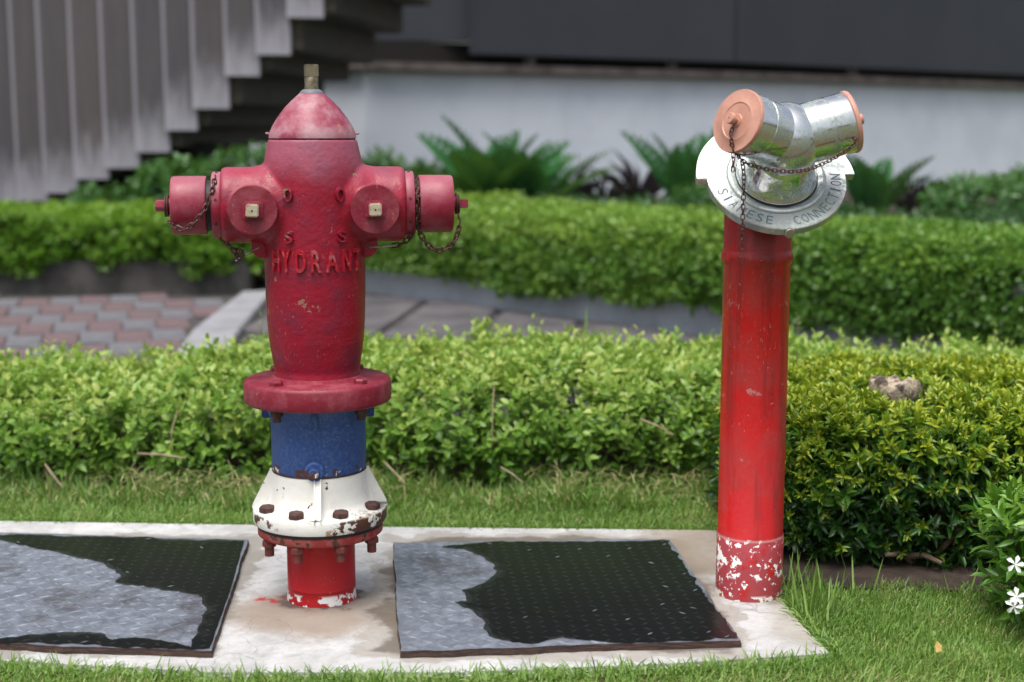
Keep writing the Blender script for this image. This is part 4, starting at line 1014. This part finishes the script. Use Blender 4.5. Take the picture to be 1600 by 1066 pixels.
st.add(vs, fs); tag(st.build('tree_stump', M['stump'], None, 60, 0, (c.x, 3.45, 0)), 'pale broken-topped tree stump poking out of the top of the dark shrub', 'stump')

# --- corner plant with white flowers
CP = np.array([1.15, 2.80, 0]); cpl = empty('flowering_shrub', CP)
tag(cpl, 'leafy bright green shrub with white pinwheel flowers at the right edge', 'shrub')
P, N, d = blob(230, 1.17, 2.80, .17, .15, .0, .26, .03, 3.)
A = N*.7+np.array([0, 0, .6])+rng.normal(0, .35, P.shape)
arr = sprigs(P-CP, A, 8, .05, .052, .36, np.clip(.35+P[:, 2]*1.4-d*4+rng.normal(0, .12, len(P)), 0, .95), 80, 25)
px, py, f = project(arr[0]+CP); vis = (px < 1600) & (py < 1066)
sc = np.where(vis, -f+rng.normal(0, .05, len(f)), -99); idx = np.argsort(-sc)[:300]; rest = np.ones(len(f), bool); rest[idx] = False
single_leaves('leaf', *take(arr, idx), L_corner, cpl)
o = leaves('foliage', *take(arr, rest), L_corner, cpl); o['kind'] = 'stuff'
st = MB()
for i in range(0, len(P), 3): st.tube([Vector((random.uniform(-.04, .04), random.uniform(-.04, .04), -.01)), Vector(P[i]-CP)*.5+Vector((0, 0, .01)), Vector(P[i]-CP)], [.004, .003, .0015], 5)
o = st.build('branches', M['bark'], cpl, 0); o['kind'] = 'stuff'
def flower(p, nrm, label=None):
    T = aim(p, nrm); m = MB()
    fl_ = empty('flower', Vector(p)-Vector(CP), cpl)
    pm_ = MB(); pm_.add([(0, 0, 0), (.006, -.003, .001), (.014, -.0045, .003), (.0185, .001, -.002), (.013, .004, .000), (.006, .002, .001), (.010, -.0005, -.0008)], [(0, 1, 6), (1, 2, 6), (2, 3, 6), (3, 4, 6), (4, 5, 6), (5, 0, 6)])
    me = pm_.mesh('petal', M['petal'], 0)
    for k in range(5):
        o = bpy.data.objects.new('petal', me); col.objects.link(o); o.parent = fl_
        o.matrix_local = Vector(nrm).normalized().to_track_quat('Z', 'Y').to_matrix().to_4x4() @ Matrix.Rotation(R(72*k+random.uniform(0, 22)), 4, 'Z') @ Matrix.Rotation(R(random.uniform(5, 25)), 4, 'X') @ Matrix.Rotation(R(random.uniform(-14, 22)), 4, 'Y')
for (fx, fy, Y, nn_) in ((1586, 882, 2.655, (-.3, -1, .5)), (1588, 932, 2.64, (-.1, -1, .6)), (1584, 948, 2.635, (-.4, -1, .2))):
    flower(at(fx, fy, Y), nn_)

# --- hedge on the left stone planter
LH = np.array([-2.9, 9.1, .18]); lh = empty('hedge', LH); tag(lh, 'bright yellow-green clipped hedge on the dark stone planter behind the pavers', 'hedge')
hl = lambda x: .45+0*x
P, N, d, t = hedge_pts(9000, -6.6, -1.45, 8.62, 9.45, hl, .20, .03, 4)
hang = rng.random(len(P)) < .10; P[hang, 2] = rng.uniform(.10, .24, hang.sum()); P[hang, 1] = 8.60
kk = ~(hang & (nz(P[:, 0], P[:, 0]*0, 2.5, 7.) < .05)); P, N, d, t = P[kk], N[kk], d[kk], t[kk]
A = N*.8+np.array([0, 0, .6])+rng.normal(0, .45, P.shape)
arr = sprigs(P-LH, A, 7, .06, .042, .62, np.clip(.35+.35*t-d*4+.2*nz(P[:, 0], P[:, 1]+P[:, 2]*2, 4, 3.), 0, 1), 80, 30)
o = leaves('foliage', *arr, L_left, lh, T5, F5); o['kind'] = 'stuff'
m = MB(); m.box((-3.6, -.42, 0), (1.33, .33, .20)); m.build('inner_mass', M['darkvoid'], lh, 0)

# --- creeper over the grey wall
CW = np.array([.6, 7.2, .54]); cw = empty('creeper', CW); tag(cw, 'green creeper hanging over the grey planter wall behind the standpipe', 'creeper')
n = 14500; s = rng.uniform(-.25, 4.6, n); u = rng.uniform(0, 1, n); top = u > .55
bot = np.interp(s, [-.3, .9, 1.0, 1.3, 2.0, 2.6, 3.4, 4.6], [.17, .16, .14, .10, .14, .15, .12, .11])+.05*nz(s, s*0, 3, 1.)+.02*nz(s, s*0, 11, 1.)
ztop = .485+.03*nz(s, s*0, 4, 9.)
fz = (u/.55); z = np.where(top, ztop+.02*rng.random(n), bot+(ztop-bot)*np.clip(fz, 0, 1)); off = np.where(top, .13-(u-.55)/.45*.95, .10+.03*np.sin(np.clip(fz, 0, 1)*3.1))
base = np.array([-.83, 8.76])[None]+np.array([wd.x, wd.y])[None]*s[:, None]+np.array([-.725, -.69])[None]*(off-rng.exponential(.02, n))[:, None]
P = np.stack([base[:, 0], base[:, 1], z], 1); N = np.where(top[:, None], [[0, 0, 1.]], [[-.7, -.7, .25]])
P += N*(.035*nz(s+z, z*2, 5, 1.))[:, None]
hole = np.zeros(n, bool)
for (s0, z0, rs_, rz) in ((1.03, .24, .045, .14), (3.02, .26, .06, .16), (3.25, .40, .04, .04), (4.25, .36, .04, .08)): hole |= (~top) & (((s-s0)/rs_)**2+((z-z0)/rz)**2 < 1) & (rng.random(n) < .93)
P, N, z, s, top = P[~hole], N[~hole], z[~hole], s[~hole], top[~hole]
A = N*.8+np.array([0, 0, .25])+rng.normal(0, .5, P.shape)
tint = np.clip(.55-.05*s-.3*(s > 3)*.5+.25*nz(s, z*2, 4, 2.)+.25*(z > .40)+rng.normal(0, .08, len(s)), 0, 1)
arr = sprigs(P-CW, A, 6, .05, .040, .62, tint, 80, 30)
o = leaves('foliage', *arr, L_creep, cw, T5, F5); o['kind'] = 'stuff'

# --- bushes and ground cover behind
def bush(cx, cy, hx, hy, z0, z1, n, L, label, mat=L_dark, t0=.4, W=.5, group=None, name='bush'):
    c = np.array([cx, cy, z0]); r = empty(name, c); tag(r, label, 'bush', group)
    P, N, d = blob(n, cx, cy, hx, hy, z0-.05, z1, .04, 2.4)
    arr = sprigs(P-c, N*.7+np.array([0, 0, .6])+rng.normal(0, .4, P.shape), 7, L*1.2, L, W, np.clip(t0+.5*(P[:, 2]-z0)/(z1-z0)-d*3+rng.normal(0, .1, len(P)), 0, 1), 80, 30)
    o = leaves('foliage', *arr, mat, r, T5, F5); o['kind'] = 'stuff'
    m = MB()
    for i in range(9):
        a = random.uniform(0, 6.28); m.tube([(0, 0, -.02), (hx*.4*math.cos(a), hy*.4*math.sin(a), (z1-z0)*.5), (hx*.7*math.cos(a), hy*.7*math.sin(a), (z1-z0)*.8)], [.012, .008, .004], 5)
    o = m.build('branches', M['bark'], r, 0)
bush(-2.25, 9.75, .32, .25, .18, .70, 500, .075, 'dark green broad-leaved bush under the stepped ends of the timber boards', t0=.5)
bush(-2.80, 9.70, .20, .20, .18, .56, 300, .06, 'low dark green bush behind the yellow-green hedge left of the hydrant cap')
bush(-1.80, 9.8, .30, .25, .18, .82, 350, .07, 'dark leafy bush hidden partly by the hydrant left arm')
bush(-.95, 10.2, .20, .2, .36, .78, 240, .06, 'small rounded dark bush by the pale wall just right of the hydrant top')
bush(-.55, 10.3, .22, .2, .36, .72, 260, .06, 'low dark bush between the hydrant cap and the big fern palm')
bush(1.35, 9.2, .30, .3, .36, .62, 320, .055, 'low dark bush behind the creeper, left of the chrome inlet head')
bush(2.9, 8.6, .40, .3, .36, .66, 420, .06, 'low bush right of the standpipe head under the pale wall', t0=.5)
bush(3.5, 9.0, .40, .3, .36, .72, 420, .06, 'loose leafy bush at the far right in front of the pale wall', t0=.6)
n = 6500; x = rng.uniform(-1.3, 5.2, n); y = rng.uniform(0, 1, n); yl = 8.9-(x+.65)*.98*.95; yl = np.maximum(yl, 6.2); y = yl+.25+y*2.2
P = np.stack([x, y, .40+.08*rng.random(n)+.06*nz(x, y, 2, 1.)], 1); A = np.tile([0, -.2, 1.], (n, 1))+rng.normal(0, .5, (n, 3))
arr = sprigs(P, A, 6, .06, .055, .5, np.clip(.35+.3*nz(x, y, 2, 3.)+rng.normal(0, .1, n), 0, 1), 80, 30)
o = leaves('ground_cover', *arr, L_dark, None, T5, F5); tag(o, 'low dark green ground cover filling the bed in front of the pale wall', 'ground cover', kind='stuff')

# --- palms (broad pinnate fronds)
def frond_mesh(L=.75, npair=12, W=.062):
    P, D, N, Ls, Ws = [], [], [], [], []
    for k in range(npair):
        f = .18+.80*k/(npair-1); x = L*f; z = -.30*L*f*f
        for s_ in (-1, 1):
            l = .20*math.sin(math.pi*(.18+.78*f))**.7*(L/.75)
            P.append((x, 0, z)); D.append((.75, s_*1., .18)); N.append((-.1, 0, 1)); Ls.append(l); Ws.append(l*.52)
    P, D, N, Ls, Ws = map(np.array, (P, D, N, Ls, Ws)); D_, S_, N_ = basis(D.astype(float), N.astype(float))
    V = P[:, None]+D_[:, None]*T5[None, :, 0:1]*Ls[:, None, None]+S_[:, None]*T5[None, :, 1:2]*Ws[:, None, None]+N_[:, None]*T5[None, :, 2:3]*Ls[:, None, None]
    Fc = (F5[None]+(np.arange(len(P))*5)[:, None, None]).reshape(-1, 3)
    V = V.reshape(-1, 3); n0 = len(V)
    # rachis as a thin three-sided rod
    rv = []; rf = []
    for i in range(7):
        f = i/6; r = .008*(1-.8*f)
        for q in range(3): rv.append((L*f, r*math.cos(q*2.09), -.30*L*f*f+r*math.sin(q*2.09)))
    for i in range(6):
        for q in range(3):
            a, b_, c, d = i*3+q, i*3+(q+1) % 3, (i+1)*3+(q+1) % 3, (i+1)*3+q; rf += [(a, b_, c), (a, c, d)]
    V = np.concatenate([V, np.array(rv)]); Fc = np.concatenate([Fc, np.array(rf)+n0])
    return tri_mesh('frond', V, Fc, np.concatenate([rng.uniform(.3, 1, len(P)).repeat(5), np.full(len(rv), .6)]), L_palm)
FM = frond_mesh()
def palm(x, y, z, n, scale, label, seed, el=(20, 80)):
    r = empty('fern_palm', (x, y, z)); tag(r, label, 'palm', 'fern palms in the bed below the pale wall'); rs = random.Random(seed)
    for i in range(n):
        o = bpy.data.objects.new('frond', FM); col.objects.link(o); o.parent = r; s = scale*rs.uniform(.8, 1.1)
        az = 360*i/n+rs.uniform(-18, 18); e = el[0]+(el[1]-el[0])*rs.random()
        o.matrix_local = Matrix.Rotation(R(az), 4, 'Z') @ Matrix.Rotation(R(-e), 4, 'Y') @ Matrix.Rotation(R(rs.uniform(-40, 40)), 4, 'X') @ Matrix.Scale(s, 4)
    m = MB(); m.tube([(0, 0, -.05), (.01, 0, .05), (0, 0, .12*scale)], [.06*scale, .05*scale, .03*scale], 8); m.build('trunk', M['bark'], r)
palm(-.10, 9.9, .38, 20, 1.0, 'large fern palm with broad arching fronds between hydrant and standpipe', 1)
palm(.16, 9.8, .38, 9, .85, 'smaller fern palm tucked against the right of the largest one', 6, (35, 80))
palm(1.18, 9.6, .38, 9, .88, 'upright fern palm left of the chrome inlet head', 2, (50, 88))
palm(1.72, 9.6, .38, 7, .9, 'fern palm hidden behind the chrome inlet head', 3, (45, 85))
palm(2.32, 9.2, .38, 9, .68, 'fern palm just right of the chrome inlet head', 4, (40, 85))
def strap(x, y, z, label, seed, n=34, h=.42):
    r = empty('purple_plant', (x, y, z)); tag(r, label, 'plant', 'dark purple strap-leaved plants by the pale wall'); g2 = np.random.default_rng(seed)
    az = g2.uniform(0, 6.28, n); ln = g2.uniform(.15, 1.1, n); D = np.stack([np.cos(az)*ln, np.sin(az)*ln, np.ones(n)], 1); N = np.stack([-np.cos(az), -np.sin(az), ln], 1)
    single_leaves('strap_leaf', np.zeros((n, 3)), D, N, h*g2.uniform(.6, 1.1, n), np.full(n, .022), g2.random(n), L_purple, r, T8, F8)
strap(.40, 10.6, .38, 'dark purple strap-leaved plant nearest the largest fern palm', 1)
strap(.68, 10.5, .38, 'dark purple strap-leaved plant in the middle of the gap in the bed', 2, 30, .36)
strap(.95, 10.7, .38, 'dark purple strap-leaved plant left of the upright fern palm', 3, 36, .50)
strap(2.75, 9.9, .38, 'dark purple strap-leaved plant at the right below the pale wall', 4, 26, .35)
